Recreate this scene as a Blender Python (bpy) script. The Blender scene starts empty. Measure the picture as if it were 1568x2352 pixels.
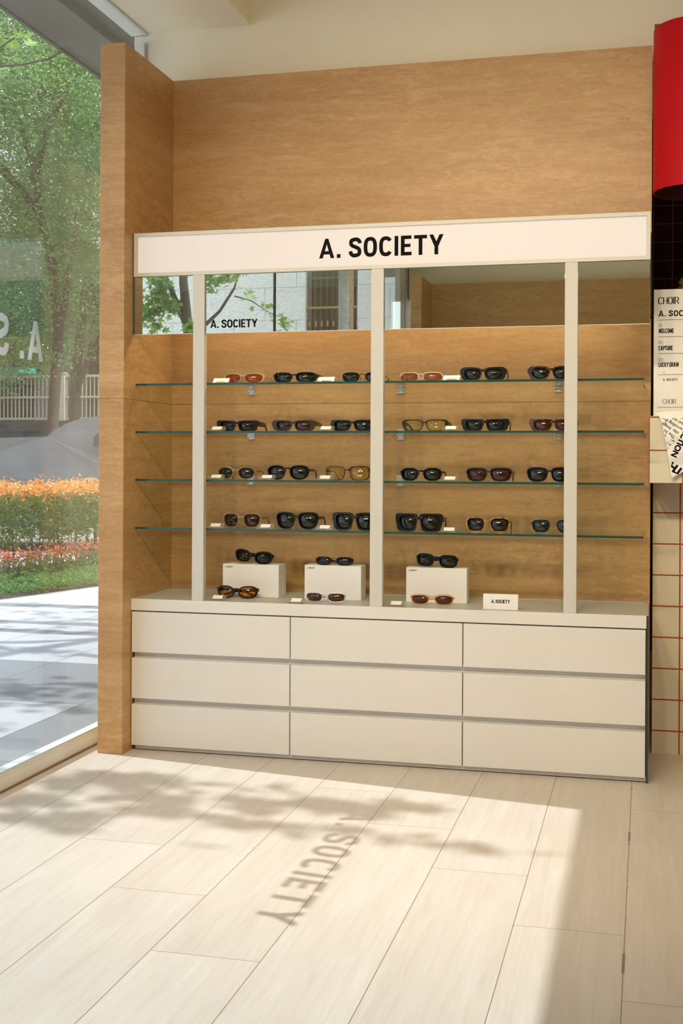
import bpy, math, random
from mathutils import Matrix, Vector, noise
R = math.radians
rnd = random.Random(7)
SC = bpy.context.scene
COL = SC.collection

# ------------------------------------------------------------------ camera
cd = bpy.data.cameras.new('camera')
cam = bpy.data.objects.new('camera', cd); COL.objects.link(cam)
cd.sensor_fit = 'AUTO'; cd.sensor_width = 36.0
cd.lens = 2823.15 * 36.0 / 2352.0
cd.shift_y = -(1176.0 - 1063.87) / 2352.0
cd.clip_start = 0.02; cd.clip_end = 300
cam.matrix_world = (Matrix.Translation((0, 0, 1.03)) @ Matrix.Rotation(R(13.9374), 4, 'Z')
                    @ Matrix.Rotation(R(90), 4, 'X') @ Matrix.Rotation(0.0051, 4, 'Z'))
SC.camera = cam
# ------------------------------------------------------------------ world, sun, lamps, exposure
W = bpy.data.worlds.new('world'); SC.world = W; W.use_nodes = True
wn = W.node_tree.nodes; wl = W.node_tree.links; wn.clear()
wo = wn.new('ShaderNodeOutputWorld'); wb = wn.new('ShaderNodeBackground'); sk = wn.new('ShaderNodeTexSky')
sk.sky_type = 'NISHITA'; sk.sun_disc = False; sk.sun_elevation = R(50.9); sk.sun_rotation = R(100)
sk.air_density = 1.0; sk.dust_density = 5.0; sk.ozone_density = 1.0
wl.new(sk.outputs[0], wb.inputs[0]); wb.inputs[1].default_value = 0.64; wl.new(wb.outputs[0], wo.inputs[0])
SUN_DIR = Vector((0.802, -0.135, -1.0))
sl = bpy.data.lights.new('sun', 'SUN'); sl.energy = 4.5; sl.angle = R(0.46); sl.color = (0.96, 0.97, 1.06)
sun = bpy.data.objects.new('sun', sl); COL.objects.link(sun)
sun.rotation_euler = SUN_DIR.to_track_quat('-Z', 'Y').to_euler(); sun.location = (-8, 3, 10)
LAMPS = [(-0.9, 2.6), (0.4, 2.6), (-0.9, 0.6), (0.4, 0.6), (1.8, 2.6), (1.8, 0.6)]
LAMP_W = [3, 3, 7, 7, 2, 4]
SPOTS = [-1.45, -.95, -.45, .05]
SPOT_W = 92.0
LAMP_COL = (1.0, 0.76, 0.46)
SC.view_settings.view_transform = 'Standard'; SC.view_settings.look = 'None'
SC.view_settings.gamma = 1.0; SC.view_settings.use_curve_mapping = False
SC.view_settings.exposure = 0.10
SC.cycles.max_bounces = 10; SC.cycles.transparent_max_bounces = 16
SC.cycles.diffuse_bounces = 5; SC.cycles.sample_clamp_indirect = 6.0
SC.cycles.caustics_reflective = False; SC.cycles.caustics_refractive = False

# ------------------------------------------------------------------ helpers: mesh building
class MB:
    def __init__(s): s.v = []; s.f = []; s.m = []; s.sm = []
    def add(s, vs, fs, mi=0, smooth=False, T=None):
        o = len(s.v)
        s.v += [tuple(T @ Vector(p)) if T else tuple(p) for p in vs]
        for f in fs: s.f.append(tuple(i + o for i in f)); s.m.append(mi); s.sm.append(smooth)
    def box(s, a, b, mi=0, T=None, bev=0.0):
        x0, y0, z0 = a; x1, y1, z1 = b
        if bev <= 0:
            s.add([(x0,y0,z0),(x1,y0,z0),(x1,y1,z0),(x0,y1,z0),(x0,y0,z1),(x1,y0,z1),(x1,y1,z1),(x0,y1,z1)],
                  [(0,3,2,1),(4,5,6,7),(0,1,5,4),(1,2,6,5),(2,3,7,6),(3,0,4,7)], mi, False, T); return
        # chamfered box : 24 vertices
        vs = []; idx = {}
        for sx in (0,1):
            for sy in (0,1):
                for sz in (0,1):
                    p = [(x0,x1)[sx], (y0,y1)[sy], (z0,z1)[sz]]
                    d = [bev*(1-2*sx), bev*(1-2*sy), bev*(1-2*sz)]
                    for ax in range(3):
                        q = [p[i] + (0 if i == ax else d[i]) for i in range(3)]
                        idx[(sx,sy,sz,ax)] = len(vs); vs.append(q)
        fs = []
        for ax in range(3):
            u, w = [i for i in range(3) if i != ax]
            for sd in (0,1):
                c = []
                for a_, b_ in ((0,0),(1,0),(1,1),(0,1)):
                    k = [0,0,0]; k[ax] = sd; k[u] = a_; k[w] = b_
                    c.append(idx[tuple(k)+(ax,)])
                flip = (sd == 0) != (ax == 1)
                fs.append(tuple(c[::-1] if flip else c))
        for ax in range(3):
            u, w = [i for i in range(3) if i != ax]
            for a_ in (0,1):
                for b_ in (0,1):
                    k0=[0,0,0];k1=[0,0,0];k0[u]=a_;k0[w]=b_;k1[u]=a_;k1[w]=b_;k1[ax]=1
                    fs.append((idx[tuple(k0)+(u,)],idx[tuple(k1)+(u,)],idx[tuple(k1)+(w,)],idx[tuple(k0)+(w,)]))
        for sx in (0,1):
            for sy in (0,1):
                for sz in (0,1): fs.append((idx[(sx,sy,sz,0)],idx[(sx,sy,sz,1)],idx[(sx,sy,sz,2)]))
        s.add(vs, fs, mi, False, T)
    def prism(s, poly, fn, d, mi=0):
        """poly of (u,v) ; fn(u,v,w) -> 3D ; thickness d along w"""
        n = len(poly)
        vs = [fn(u, v, 0) for u, v in poly] + [fn(u, v, d) for u, v in poly]
        fs = [tuple(range(n)), tuple(range(2*n-1, n-1, -1))]
        fs += [(i, i+n, (i+1) % n + n, (i+1) % n) for i in range(n)]
        s.add(vs, fs, mi)
    def tube(s, pts, rad, n=8, mi=0, cap=True, T=None):
        pts = [Vector(p) for p in pts]; k = len(pts)
        rr = rad if isinstance(rad, (list, tuple)) else [rad]*k
        vs = []; up = Vector((0,0,1))
        for i, p in enumerate(pts):
            t = (pts[min(i+1,k-1)] - pts[max(i-1,0)]).normalized()
            a = t.cross(up) if abs(t.dot(up)) < .95 else t.cross(Vector((1,0,0)))
            a.normalize(); b = t.cross(a)
            for j in range(n):
                an = 2*math.pi*j/n
                vs.append(p + (a*math.cos(an) + b*math.sin(an))*rr[i])
        fs = [(i*n+j, i*n+(j+1)%n, (i+1)*n+(j+1)%n, (i+1)*n+j) for i in range(k-1) for j in range(n)]
        if cap: fs += [tuple(range(n-1,-1,-1)), tuple(range((k-1)*n, k*n))]
        s.add(vs, fs, mi, True, T)
    def bar(s, pts, sec, mi=0, T=None, wdir=None):
        """rectangular bar along pts; sec list of (width, height); height along z"""
        pts = [Vector(p) for p in pts]; k = len(pts); vs = []
        for i, p in enumerate(pts):
            t = (pts[min(i+1,k-1)] - pts[max(i-1,0)]).normalized()
            h = Vector((0,0,1)) - t*t.z
            if h.length < .2: h = Vector((0,1,0)) - t*t.y
            h.normalize(); w = t.cross(h)
            sw, sh = sec[i] if isinstance(sec, list) else sec
            c = .22
            for a, b in ((-1,-1+c),(-1+c,-1),(1-c,-1),(1,-1+c),(1,1-c),(1-c,1),(-1+c,1),(-1,1-c)):
                vs.append(p + w*(a*sw/2) + h*(b*sh/2))
        n = 8
        fs = [(i*n+j, i*n+(j+1)%n, (i+1)*n+(j+1)%n, (i+1)*n+j) for i in range(k-1) for j in range(n)]
        fs += [tuple(range(n-1,-1,-1)), tuple(range((k-1)*n, k*n))]
        s.add(vs, fs, mi, False, T)
    def lathe(s, prof, c=(0,0,0), n=48, mi=0, close=False):
        k = len(prof); vs = [(c[0]+r*math.cos(2*math.pi*j/n), c[1]+r*math.sin(2*math.pi*j/n), c[2]+z) for r, z in prof for j in range(n)]
        fs = [(i*n+j, i*n+(j+1)%n, (i+1)*n+(j+1)%n, (i+1)*n+j) for i in range(k-1) for j in range(n)]
        if close: fs += [((k-1)*n+j, (k-1)*n+(j+1)%n, (j+1)%n, j) for j in range(n)]
        s.add(vs, fs, mi, True)
    def build(s, name, mats, parent=None, loc=None, fix=True):
        me = bpy.data.meshes.new(name); me.from_pydata(s.v, [], s.f)
        if not isinstance(mats, (list, tuple)): mats = [mats]
        for m in mats: me.materials.append(m)
        me.polygons.foreach_set('material_index', s.m); me.polygons.foreach_set('use_smooth', s.sm)
        me.update()
        if fix:
            import bmesh
            bm = bmesh.new(); bm.from_mesh(me); bmesh.ops.recalc_face_normals(bm, faces=bm.faces); bm.to_mesh(me); bm.free()
        o = bpy.data.objects.new(name, me); COL.objects.link(o)
        if parent: o.parent = parent
        if loc: o.location = loc
        return o
def thing(name, label, cat, loc=(0,0,0), rz=0, group=None):
    o = bpy.data.objects.new(name, None); COL.objects.link(o); o.empty_display_size = .05
    o.location = loc; o.rotation_euler = (0,0,rz); o['label'] = label; o['category'] = cat
    if group: o['group'] = group
    return o
def tag(o, label, cat, group=None, kind=None):
    o['label'] = label; o['category'] = cat
    if group: o['group'] = group
    if kind: o['kind'] = kind
    return o
def struct(o, label=None):
    o['kind'] = 'structure'
    if label: o['label'] = label
    return o
def sbox(name, a, b, mat, label=None):
    m = MB(); m.box(a, b); return struct(m.build(name, mat), label)

# ------------------------------------------------------------------ helpers: materials
class NT:
    def __init__(s, name):
        s.m = bpy.data.materials.new(name); s.m.use_nodes = True
        s.t = s.m.node_tree; s.n = s.t.nodes; s.l = s.t.links
        s.bs = s.n['Principled BSDF']; s.out = s.n['Material Output']; s.g = None
    def new(s, k, **kw):
        x = s.n.new(k)
        for a, b in kw.items(): setattr(x, a, b)
        return x
    def put(s, sock, v):
        if isinstance(v, (int, float)): sock.default_value = v
        elif isinstance(v, tuple): sock.default_value = v if len(v) == 4 or sock.type == 'VECTOR' else v + (1,)
        else: s.l.new(v, sock)
    def M(s, op, a, b=0.0, c=0.0):
        x = s.new('ShaderNodeMath', operation=op); s.put(x.inputs[0], a); s.put(x.inputs[1], b); s.put(x.inputs[2], c); return x.outputs[0]
    def pos(s):
        if not s.g: s.g = s.new('ShaderNodeNewGeometry')
        return s.g.outputs['Position']
    def xyz(s, v=None):
        x = s.new('ShaderNodeSeparateXYZ'); s.l.new(v or s.pos(), x.inputs[0]); return x.outputs
    def comb(s, a, b, c):
        x = s.new('ShaderNodeCombineXYZ'); s.put(x.inputs[0], a); s.put(x.inputs[1], b); s.put(x.inputs[2], c); return x.outputs[0]
    def scaled(s, sc, v=None):
        x = s.new('ShaderNodeVectorMath', operation='MULTIPLY'); s.l.new(v or s.pos(), x.inputs[0]); x.inputs[1].default_value = sc; return x.outputs[0]
    def noise(s, v, scale, det=4, rough=.55, dist=0.0):
        x = s.new('ShaderNodeTexNoise'); s.l.new(v, x.inputs['Vector']); x.inputs['Scale'].default_value = scale
        x.inputs['Detail'].default_value = det; x.inputs['Roughness'].default_value = rough; x.inputs['Distortion'].default_value = dist; return x.outputs[0]
    def ramp(s, f, st):
        x = s.new('ShaderNodeValToRGB'); s.l.new(f, x.inputs[0]); e = x.color_ramp.elements
        while len(e) < len(st): e.new(.5)
        for i, (p, c) in enumerate(st): e[i].position = p; e[i].color = tuple(c) + (1,)
        return x.outputs[0]
    def mix(s, f, a, b, mode='MIX'):
        x = s.new('ShaderNodeMix', data_type='RGBA', blend_type=mode); s.put(x.inputs[0], f); s.put(x.inputs[6], a); s.put(x.inputs[7], b); return x.outputs[2]
    def line(s, coord, org, pitch, w):
        """1 on a line of half width w repeated every pitch"""
        q = s.M('PINGPONG', s.M('SUBTRACT', coord, org), pitch/2.0) if False else s.M('ABSOLUTE', s.M('WRAP', s.M('SUBTRACT', coord, org), pitch/2.0, -pitch/2.0))
        return s.M('LESS_THAN', q, w)
    def bump(s, h, st=.2, d=.01):
        x = s.new('ShaderNodeBump'); x.inputs['Strength'].default_value = st; x.inputs['Distance'].default_value = d; s.l.new(h, x.inputs['Height'])
        s.l.new(x.outputs[0], s.bs.inputs['Normal'])
    def fin(s, col=None, rough=.5, metal=0.0, spec=None):
        if col is not None: s.put(s.bs.inputs['Base Color'], col)
        s.put(s.bs.inputs['Roughness'], rough); s.put(s.bs.inputs['Metallic'], metal)
        if spec is not None: s.bs.inputs['Specular IOR Level'].default_value = spec
        return s.m
def plain(name, col, rough=.5, metal=0.0, var=.06, scale=9.0, spec=None):
    t = NT(name); nz = t.noise(t.pos(), scale, 3)
    c2 = tuple(min(1, c*(1-var)) for c in col); c1 = tuple(min(1, c*(1+var*.5)) for c in col)
    return t.fin(t.ramp(nz, [(.3, c2), (.7, c1)]), rough, metal, spec)
def stone(name, lo, hi, hl, seam=None):
    t = NT(name); p = t.pos()
    x, y, z = t.xyz()
    wob = t.noise(t.scaled((1.3, 1.3, 1.8)), 1.6, 5, .6)
    zz = t.M('ADD', z, t.M('MULTIPLY', wob, .055))
    v = t.comb(t.M('MULTIPLY', x, 1.0), t.M('MULTIPLY', y, 1.0), t.M('MULTIPLY', zz, 9.5))
    a = t.noise(v, 1.5, 12, .72, .35)
    c = t.ramp(a, [(.36, lo), (.50, hi), (.66, hl)])
    fine = t.noise(t.comb(t.M('MULTIPLY', x, 4.0), t.M('MULTIPLY', y, 4.0), t.M('MULTIPLY', zz, 38.0)), 2.2, 8, .75, .4)
    c = t.mix(.40, c, t.ramp(fine, [(.36, lo), (.5, hi), (.64, hl)]))
    grain = t.noise(t.scaled((1, 1, 2.0)), 46.0, 5, .7)
    c = t.mix(.22, c, t.ramp(grain, [(.35, tuple(q*.75 for q in lo)), (.65, hl)]))
    blot = t.noise(t.scaled((1.6, 1.6, 5.0)), 5.5, 9, .75, 1.1)
    zone = t.noise(t.scaled((.8, .8, 1.3)), 1.9, 2)
    bf = t.M('MULTIPLY', t.M('MULTIPLY', t.M('SUBTRACT', blot, .50), 12.0), t.M('MULTIPLY', t.M('SUBTRACT', zone, .42), 4.0))
    bf = t.M('MINIMUM', t.M('MAXIMUM', bf, 0.0), .55)
    c = t.mix(bf, c, hl)
    broad = t.noise(t.scaled((.5, .5, 2.6)), 1.5, 3)
    c = t.mix(.35, c, t.ramp(broad, [(.38, lo), (.62, hi)]))
    pit = t.noise(t.scaled((3.0, 3.0, 14.0)), 16.0, 2, .5)
    pm = t.M('GREATER_THAN', pit, .735)
    c = t.mix(t.M('MULTIPLY', pm, .55), c, tuple(q*.45 for q in lo))
    if seam:
        c = t.mix(t.M('MULTIPLY', t.M('LESS_THAN', t.M('ABSOLUTE', t.M('SUBTRACT', z, seam)), .0014), .7), c, tuple(q*.3 for q in lo))
    t.bump(a, .12, .004)
    return t.fin(c, .42)
M = {}
M['stone'] = stone('travertine', (.360,.185,.064), (.505,.292,.116), (.665,.45,.22), seam=1.2545)
# timber-look floor boards
t = NT('oak_floor_boards'); x, y, z = t.xyz()
PW, PL = .2425, 1.35
colf = t.M('FLOOR', t.M('DIVIDE', t.M('ADD', x, .0415), PW))
yy = t.M('SUBTRACT', t.M('SUBTRACT', y, 2.422), t.M('MULTIPLY', colf, -.3375))
rowf = t.M('FLOOR', t.M('DIVIDE', yy, PL))
wn1 = t.new('ShaderNodeTexWhiteNoise', noise_dimensions='3D'); t.l.new(t.comb(colf, rowf, 3.3), wn1.inputs[0])
rv = wn1.outputs[0]
lx = t.M('LESS_THAN', t.M('ABSOLUTE', t.M('WRAP', t.M('ADD', x, .0415), PW/2, -PW/2)), .0011)
ly = t.M('LESS_THAN', t.M('ABSOLUTE', t.M('WRAP', yy, PL/2, -PL/2)), .0010)
gv = t.comb(t.M('ADD', t.M('MULTIPLY', x, 7.0), t.M('MULTIPLY', rv, 40.0)), t.M('ADD', y, t.M('MULTIPLY', rv, 17.0)), 0.0)
g1 = t.noise(gv, 1.3, 5, .6, 1.4)
gv2 = t.comb(t.M('MULTIPLY', x, 60.0), t.M('ADD', t.M('MULTIPLY', y, 3.0), t.M('MULTIPLY', rv, 9.0)), rv)
g2 = t.noise(gv2, 2.0, 4, .6, .6)
c = t.ramp(g1, [(.3, (.50,.44,.36)), (.5, (.555,.50,.42)), (.72, (.61,.565,.495))])
c = t.mix(.30, c, t.ramp(g2, [(.3, (.44,.38,.30)), (.65, (.62,.57,.49))]))
c = t.mix(.22, c, t.ramp(rv, [(0, (.49,.425,.335)), (1, (.61,.56,.48))]))
wearn = t.noise(t.comb(x, t.M('MULTIPLY', y, 1.0), 0.0), 6.0, 5, .7)
near = t.M('LESS_THAN', t.M('ABSOLUTE', t.M('SUBTRACT', x, -.0415)), .0032)
c = t.mix(t.M('MULTIPLY', t.M('MULTIPLY', near, t.M('GREATER_THAN', wearn, .56)), .75), c, (.10,.05,.03))
c = t.mix(t.M('MULTIPLY', t.M('MAXIMUM', lx, ly), .72), c, (.20,.13,.07))
wv = t.new('ShaderNodeTexWave', wave_type='BANDS', bands_direction='X', wave_profile='SAW'); wv.inputs['Scale'].default_value = 5.0; wv.inputs['Distortion'].default_value = 9.0; wv.inputs['Detail'].default_value = 3.0; wv.inputs['Detail Scale'].default_value = .7
t.l.new(t.comb(t.M('ADD', t.M('MULTIPLY', x, 1.6), t.M('MULTIPLY', rv, 5.0)), t.M('MULTIPLY', t.M('ADD', y, t.M('MULTIPLY', rv, 7.0)), .42), rv), wv.inputs[0])
c = t.mix(.08, c, t.ramp(wv.outputs[1], [(.0, (.40,.33,.25)), (.35, (.60,.545,.46)), (1, (.66,.61,.53))]))
c = t.mix(t.M('MULTIPLY', t.M('MAXIMUM', lx, ly), .55), c, (.20,.13,.07))
t.bump(g2, .05, .002)
M['floor'] = t.fin(c, t.M('ADD', t.M('MULTIPLY', g1, .15), .36), 0, .35)
M['cream'] = plain('cream_paint', (.92,.87,.70), .75, 0, .02, 2)
M['white_paint'] = plain('white_paint', (.80,.80,.76), .55, 0, .02)
M['cab'] = plain('warm_white_lacquer', (.69,.675,.635), .42, 0, .025, 5)
M['cabtop'] = plain('grey_white_worktop', (.47,.45,.40), .48, 0, .03, 7)
M['post'] = plain('putty_painted_metal', (.56,.555,.51), .5, 0, .02)
M['frame'] = plain('putty_sign_frame', (.60,.59,.52), .5, 0, .02)
M['dark'] = plain('dark_gap', (.03,.035,.03), .6)
M['black'] = plain('black_vinyl', (.008,.008,.008), .8, 0, 0, spec=.05)
M['grout_dark'] = plain('bronze_joint', (.20,.12,.05), .5)
t = NT('frosted_white_vinyl'); t.fin((.80,.83,.82), .6); tl = t.new('ShaderNodeBsdfTranslucent'); tl.inputs[0].default_value = (.86,.90,.90,1); mx = t.new('ShaderNodeMixShader'); mx.inputs[0].default_value = .42
t.l.new(t.bs.outputs[0], mx.inputs[1]); t.l.new(tl.outputs[0], mx.inputs[2]); t.l.new(mx.outputs[0], t.out.inputs[0]); M['white_letters'] = t.m
M['paper_white'] = plain('white_card', (.85,.84,.80), .6, 0, .01)
M['box_white'] = plain('white_cardboard', (.80,.795,.77), .55, 0, .015)
M['steel'] = plain('brushed_steel', (.62,.60,.54), .32, 1.0, .05)
M['soffit'] = plain('grey_soffit_panel', (.105,.105,.098), .7, 0, .12, 3)
M['soffit_dark'] = plain('dark_soffit_channel', (.035,.042,.04), .5)
M['red_shade'] = plain('red_lacquer', (.50,.001,.006), .55, 0, .02, spec=.2)
M['red_inner'] = plain('shaded_red_inner_face', (.07,.001,.003), .7, 0, .02)  # darker red: shade inside the hollow cylinder is put into the colour
def tiles(name, tile, grout, org, pitch, w, rough=.25, var=.04):
    t = NT(name); x, y, z = t.xyz()
    g = t.M('MAXIMUM', t.line(x, org[0], pitch[0], w), t.line(z, org[1], pitch[1], w))
    nz = t.noise(t.pos(), 6, 3)
    c = t.ramp(nz, [(.3, tuple(q*(1-var) for q in tile)), (.7, tile)])
    return t.fin(t.mix(g, c, grout), t.M('ADD', t.M('MULTIPLY', g, .5), rough))
M['tile_white'] = tiles('white_tile_red_grout', (.68,.62,.47), (.33,.055,.02), (.1165,.193+.111*9+.0), (.111,.111), .0026)
M['tile_block'] = tiles('white_block_tile_red_grout', (.74,.69,.55), (.38,.085,.03), (.1185, 1.1915), (.111,.1125), .0026)
M['tile_red'] = tiles('oxblood_tile', (.040,.001,.003), (.26,.11,.10), (.132, 2.055), (.101,.101), .0022, .5)
M['tile_red'].node_tree.nodes['Principled BSDF'].inputs['Specular IOR Level'].default_value = .12
# emission sign
t = NT('backlit_sign_panel'); em = t.new('ShaderNodeEmission'); x, y, z = t.xyz()
em.inputs[0].default_value = (1.0,.83,.70,1); em.inputs[1].default_value = .54
ad = t.new('ShaderNodeAddShader'); t.bs.inputs['Base Color'].default_value = (.25,.25,.24,1)
t.l.new(em.outputs[0], ad.inputs[0]); t.l.new(t.bs.outputs[0], ad.inputs[1]); t.l.new(ad.outputs[0], t.out.inputs[0]); M['sign'] = t.m
t = NT('fill_lamp_lens'); em = t.new('ShaderNodeEmission'); em.inputs[0].default_value = (1,.85,.65,1); em.inputs[1].default_value = 4
t.l.new(em.outputs[0], t.out.inputs[0]); M['lamp'] = t.m  # glowing faces of the added fill lamps
# mirror
t = NT('silvered_mirror'); M['mirror'] = t.fin((.70,.74,.66), .0, 1.0)
def glassy(name, tint, haze=0.0, ior=1.5, hazecol=(.8,.82,.78), rough=0.0, fac=1.0):
    t = NT(name); tr = t.new('ShaderNodeBsdfTransparent'); tr.inputs[0].default_value = tint + (1,)
    gl = t.new('ShaderNodeBsdfGlossy'); gl.inputs['Roughness'].default_value = rough; gl.inputs[0].default_value = (.95,.97,.95,1)
    fr = t.new('ShaderNodeFresnel'); t.pos(); t.l.new(t.M('ADD', ior, t.M('MULTIPLY', t.g.outputs['Backfacing'], 1.0/ior - ior)), fr.inputs[0])
    mx = t.new('ShaderNodeMixShader'); base = tr.outputs[0]
    if haze > 0:
        df = t.new('ShaderNodeBsdfDiffuse'); df.inputs[0].default_value = hazecol + (1,)
        tl = t.new('ShaderNodeBsdfTranslucent'); tl.inputs[0].default_value = hazecol + (1,)
        m0 = t.new('ShaderNodeMixShader'); m0.inputs[0].default_value = .5; t.l.new(df.outputs[0], m0.inputs[1]); t.l.new(tl.outputs[0], m0.inputs[2])
        m1 = t.new('ShaderNodeMixShader'); nz = t.noise(t.scaled((1, 2.2, 1)), 1.6, 4, .6)
        t.l.new(t.M('MULTIPLY', nz, haze*2), m1.inputs[0]); t.l.new(tr.outputs[0], m1.inputs[1]); t.l.new(m0.outputs[0], m1.inputs[2]); base = m1.outputs[0]
    t.l.new(t.M('MULTIPLY', fr.outputs[0], fac), mx.inputs[0])
    t.l.new(base, mx.inputs[1]); t.l.new(gl.outputs[0], mx.inputs[2]); t.l.new(mx.outputs[0], t.out.inputs[0])
    return t.m
M['window'] = glassy('storefront_glass', (.95,.975,.955), .022)
M['shelf_glass'] = glassy('shelf_glass', (.93,.97,.95), .0)
t = NT('green_glass_edge'); M['glass_edge'] = t.fin((.015,.07,.06), .12)
M['acrylic'] = glassy('clear_acrylic', (.93,.93,.90), .10, 1.5, (.9,.87,.8))
M['sign_acrylic'] = glassy('frosted_acrylic', (.9,.9,.9), .42, 1.45, (.95,.96,.97), .1)
# paving outside
t = NT('granite_paving'); x, y, z = t.xyz()
sp = t.noise(t.pos(), 160, 2, .7); br = t.noise(t.pos(), 1.1, 3)
light = t.ramp(sp, [(.35, (.49,.485,.47)), (.6, (.66,.65,.63))])
darkc = t.ramp(sp, [(.35, (.19,.20,.205)), (.6, (.30,.315,.32))])
def band(a, b): return t.M('MULTIPLY', t.M('GREATER_THAN', y, a), t.M('LESS_THAN', y, b))
mask = band(4.80, 5.78)
for a, b in ((6.72,6.86),(7.10,7.24),(7.95,8.12),(3.3,3.44),(2.0,2.14),(.6,1.6),(-1.2,-1.06),(-3,-2)): mask = t.M('MAXIMUM', mask, band(a, b))
mask = t.M('MAXIMUM', mask, t.M('GREATER_THAN', x, -2.33))
c = t.mix(mask, light, darkc)
jx = t.line(x, -2.33, .62, .0030); jy = t.line(y, 4.80, .98, .0035)
c = t.mix(t.M('MULTIPLY', t.M('MAXIMUM', jx, jy), .75), c, (.05,.05,.05))
c = t.mix(.2, c, t.ramp(br, [(.3,(.3,.3,.3)),(.7,(.62,.62,.62))]), 'MULTIPLY')
M['paving'] = t.fin(c, .6)
# light granite cladding (reflected in the mirror)
t = NT('light_granite_cladding'); x, y, z = t.xyz(); sp = t.noise(t.pos(), 34, 3, .7)
c = t.ramp(sp, [(.38, (.58,.57,.56)), (.55, (.78,.77,.75))])
rw = t.M('FLOOR', t.M('DIVIDE', z, .62)); sh = t.M('MULTIPLY', t.M('MODULO', rw, 2.0), .62)
j = t.M('MAXIMUM', t.line(t.M('ADD', t.M('ADD', x, y), sh), 0, 1.24, .006), t.line(z, 0, .62, .006))
M['granite'] = t.fin(t.mix(t.M('MULTIPLY', j, .6), c, (.15,.15,.15)), .7)
M['far_wall'] = plain('grey_render', (.30,.29,.28), .85, 0, .25, 1.0)
M['far_light'] = plain('pale_facade', (.62,.62,.64), .8, 0, .08, .6)
M['far_dark'] = plain('dark_grey_base_wall', (.055,.06,.055), .85, 0, .3, 2)  # dark grey colour of the low wall under the fence
M['bar_cream'] = plain('cream_painted_bars', (.40,.39,.32), .7)
M['teal'] = plain('teal_awning_cloth', (.02,.36,.30), .8)
M['win_dark'] = plain('dark_window_glass', (.015,.018,.02), .15)
M['gold'] = plain('brass_trim', (.65,.42,.10), .35, 1.0)
M['bark'] = plain('tree_bark', (.055,.048,.04), .9, 0, .4, 20)
M['soil'] = plain('dark_soil', (.05,.04,.03), 1.0, 0, .3, 20)
M['car_paint'] = plain('silver_grey_car_paint', (.14,.15,.155), .5, .1, .15, 2)
M['car_glass'] = plain('dark_car_glass', (.03,.035,.04), .1)
M['rubber'] = plain('tyre_rubber', (.02,.02,.02), .8)
M['orange'] = plain('orange_marker', (.7,.22,.04), .5)
def leafm(name, a, b, tr=(.45,.6,.15), sp=25.0):
    t = NT(name); nz = t.noise(t.pos(), sp, 1)
    t.fin(t.ramp(nz, [(.35, a), (.65, b)]), .27, 0, .6)
    tl = t.new('ShaderNodeBsdfTranslucent'); tl.inputs[0].default_value = tr + (1,)
    mx = t.new('ShaderNodeMixShader'); mx.inputs[0].default_value = .32
    t.l.new(t.bs.outputs[0], mx.inputs[1]); t.l.new(tl.outputs[0], mx.inputs[2]); t.l.new(mx.outputs[0], t.out.inputs[0]); return t.m
M['leaf'] = leafm('broad_green_leaf', (.015,.06,.02), (.09,.22,.07), (.28,.50,.13), 2.5)
M['leaf2'] = leafm('maple_green_leaf', (.05,.16,.035), (.13,.30,.07), (.35,.55,.10), 6)
M['leaf_deep'] = leafm('dark_green_shrub_leaf', (.012,.040,.018), (.04,.10,.035), (.12,.22,.06), 3)  # dark green leaf colour of the background shrubs
M['leaf_dark'] = leafm('hedge_dark_leaf', (.04,.09,.02), (.12,.20,.04), (.3,.4,.08))
M['leaf_orange'] = leafm('hedge_orange_young_leaf', (.50,.13,.03), (.80,.50,.14), (.9,.4,.1), 22)
M['leaf_red'] = leafm('hedge_red_young_leaf', (.45,.09,.05), (.70,.25,.10), (.8,.25,.1), 30)
M['leaf_low'] = leafm('low_bright_leaf', (.07,.20,.04), (.22,.42,.10), (.4,.6,.15))
# eyewear
def acetate(name, col, rough=.30, var=.0): return plain(name, col, rough, 0, var, 90, .35)
M['f_black'] = acetate('black_acetate', (.007,.007,.008))
M['f_green'] = acetate('dark_green_acetate', (.020,.024,.014))
M['f_olive'] = acetate('dark_olive_acetate', (.035,.028,.014))
t = NT('tortoise_acetate'); nz = t.noise(t.pos(), 70, 2); M['f_tort'] = t.fin(t.ramp(nz, [(.42,(.012,.006,.004)),(.6,(.11,.035,.01))]), .2)
t = NT('amber_brown_acetate'); nz = t.noise(t.pos(), 70, 2); M['f_amber'] = t.fin(t.ramp(nz, [(.42,(.20,.085,.02)),(.6,(.48,.25,.08))]), .2)
def clearf(name, col, fac): return glassy(name, col, fac, 1.45, col, .05)
M['f_clear'] = clearf('champagne_clear_acetate', (.93,.84,.64), .10)
M['f_peach'] = clearf('peach_clear_acetate', (.93,.80,.66), .13)
M['f_grey'] = clearf('smoke_clear_acetate', (.78,.76,.70), .12)
M['f_sand'] = plain('sand_matt_frame', (.42,.34,.21), .4)
M['m_silver'] = plain('silver_wire', (.72,.72,.70), .25, .85, .02)
M['m_white'] = plain('white_metal_brow', (.80,.78,.74), .35, .2, .02)
M['m_black'] = plain('black_wire', (.02,.02,.02), .35, .4, .02)
def lensm(name, col, fac=1.4): return glassy(name, col, 0, 1.5, rough=.01, fac=fac)
M['l_black'] = lensm('black_lens', (.13,.14,.13)); M['l_green'] = lensm('dark_green_lens', (.12,.16,.12))
M['l_brown'] = lensm('brown_lens', (.34,.15,.09)); M['l_amber'] = lensm('amber_lens', (.80,.42,.12))
M['l_orange'] = lensm('orange_lens', (.85,.48,.07)); M['l_yellow'] = lensm('yellow_lens', (.97,.86,.42))
M['l_tan'] = lensm('tan_lens', (.75,.50,.30)); M['l_pale'] = lensm('pale_green_lens', (.88,.88,.58))
M['l_wine'] = lensm('wine_brown_lens', (.28,.12,.10)); M['l_blue'] = lensm('slate_lens', (.16,.19,.21))
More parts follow.
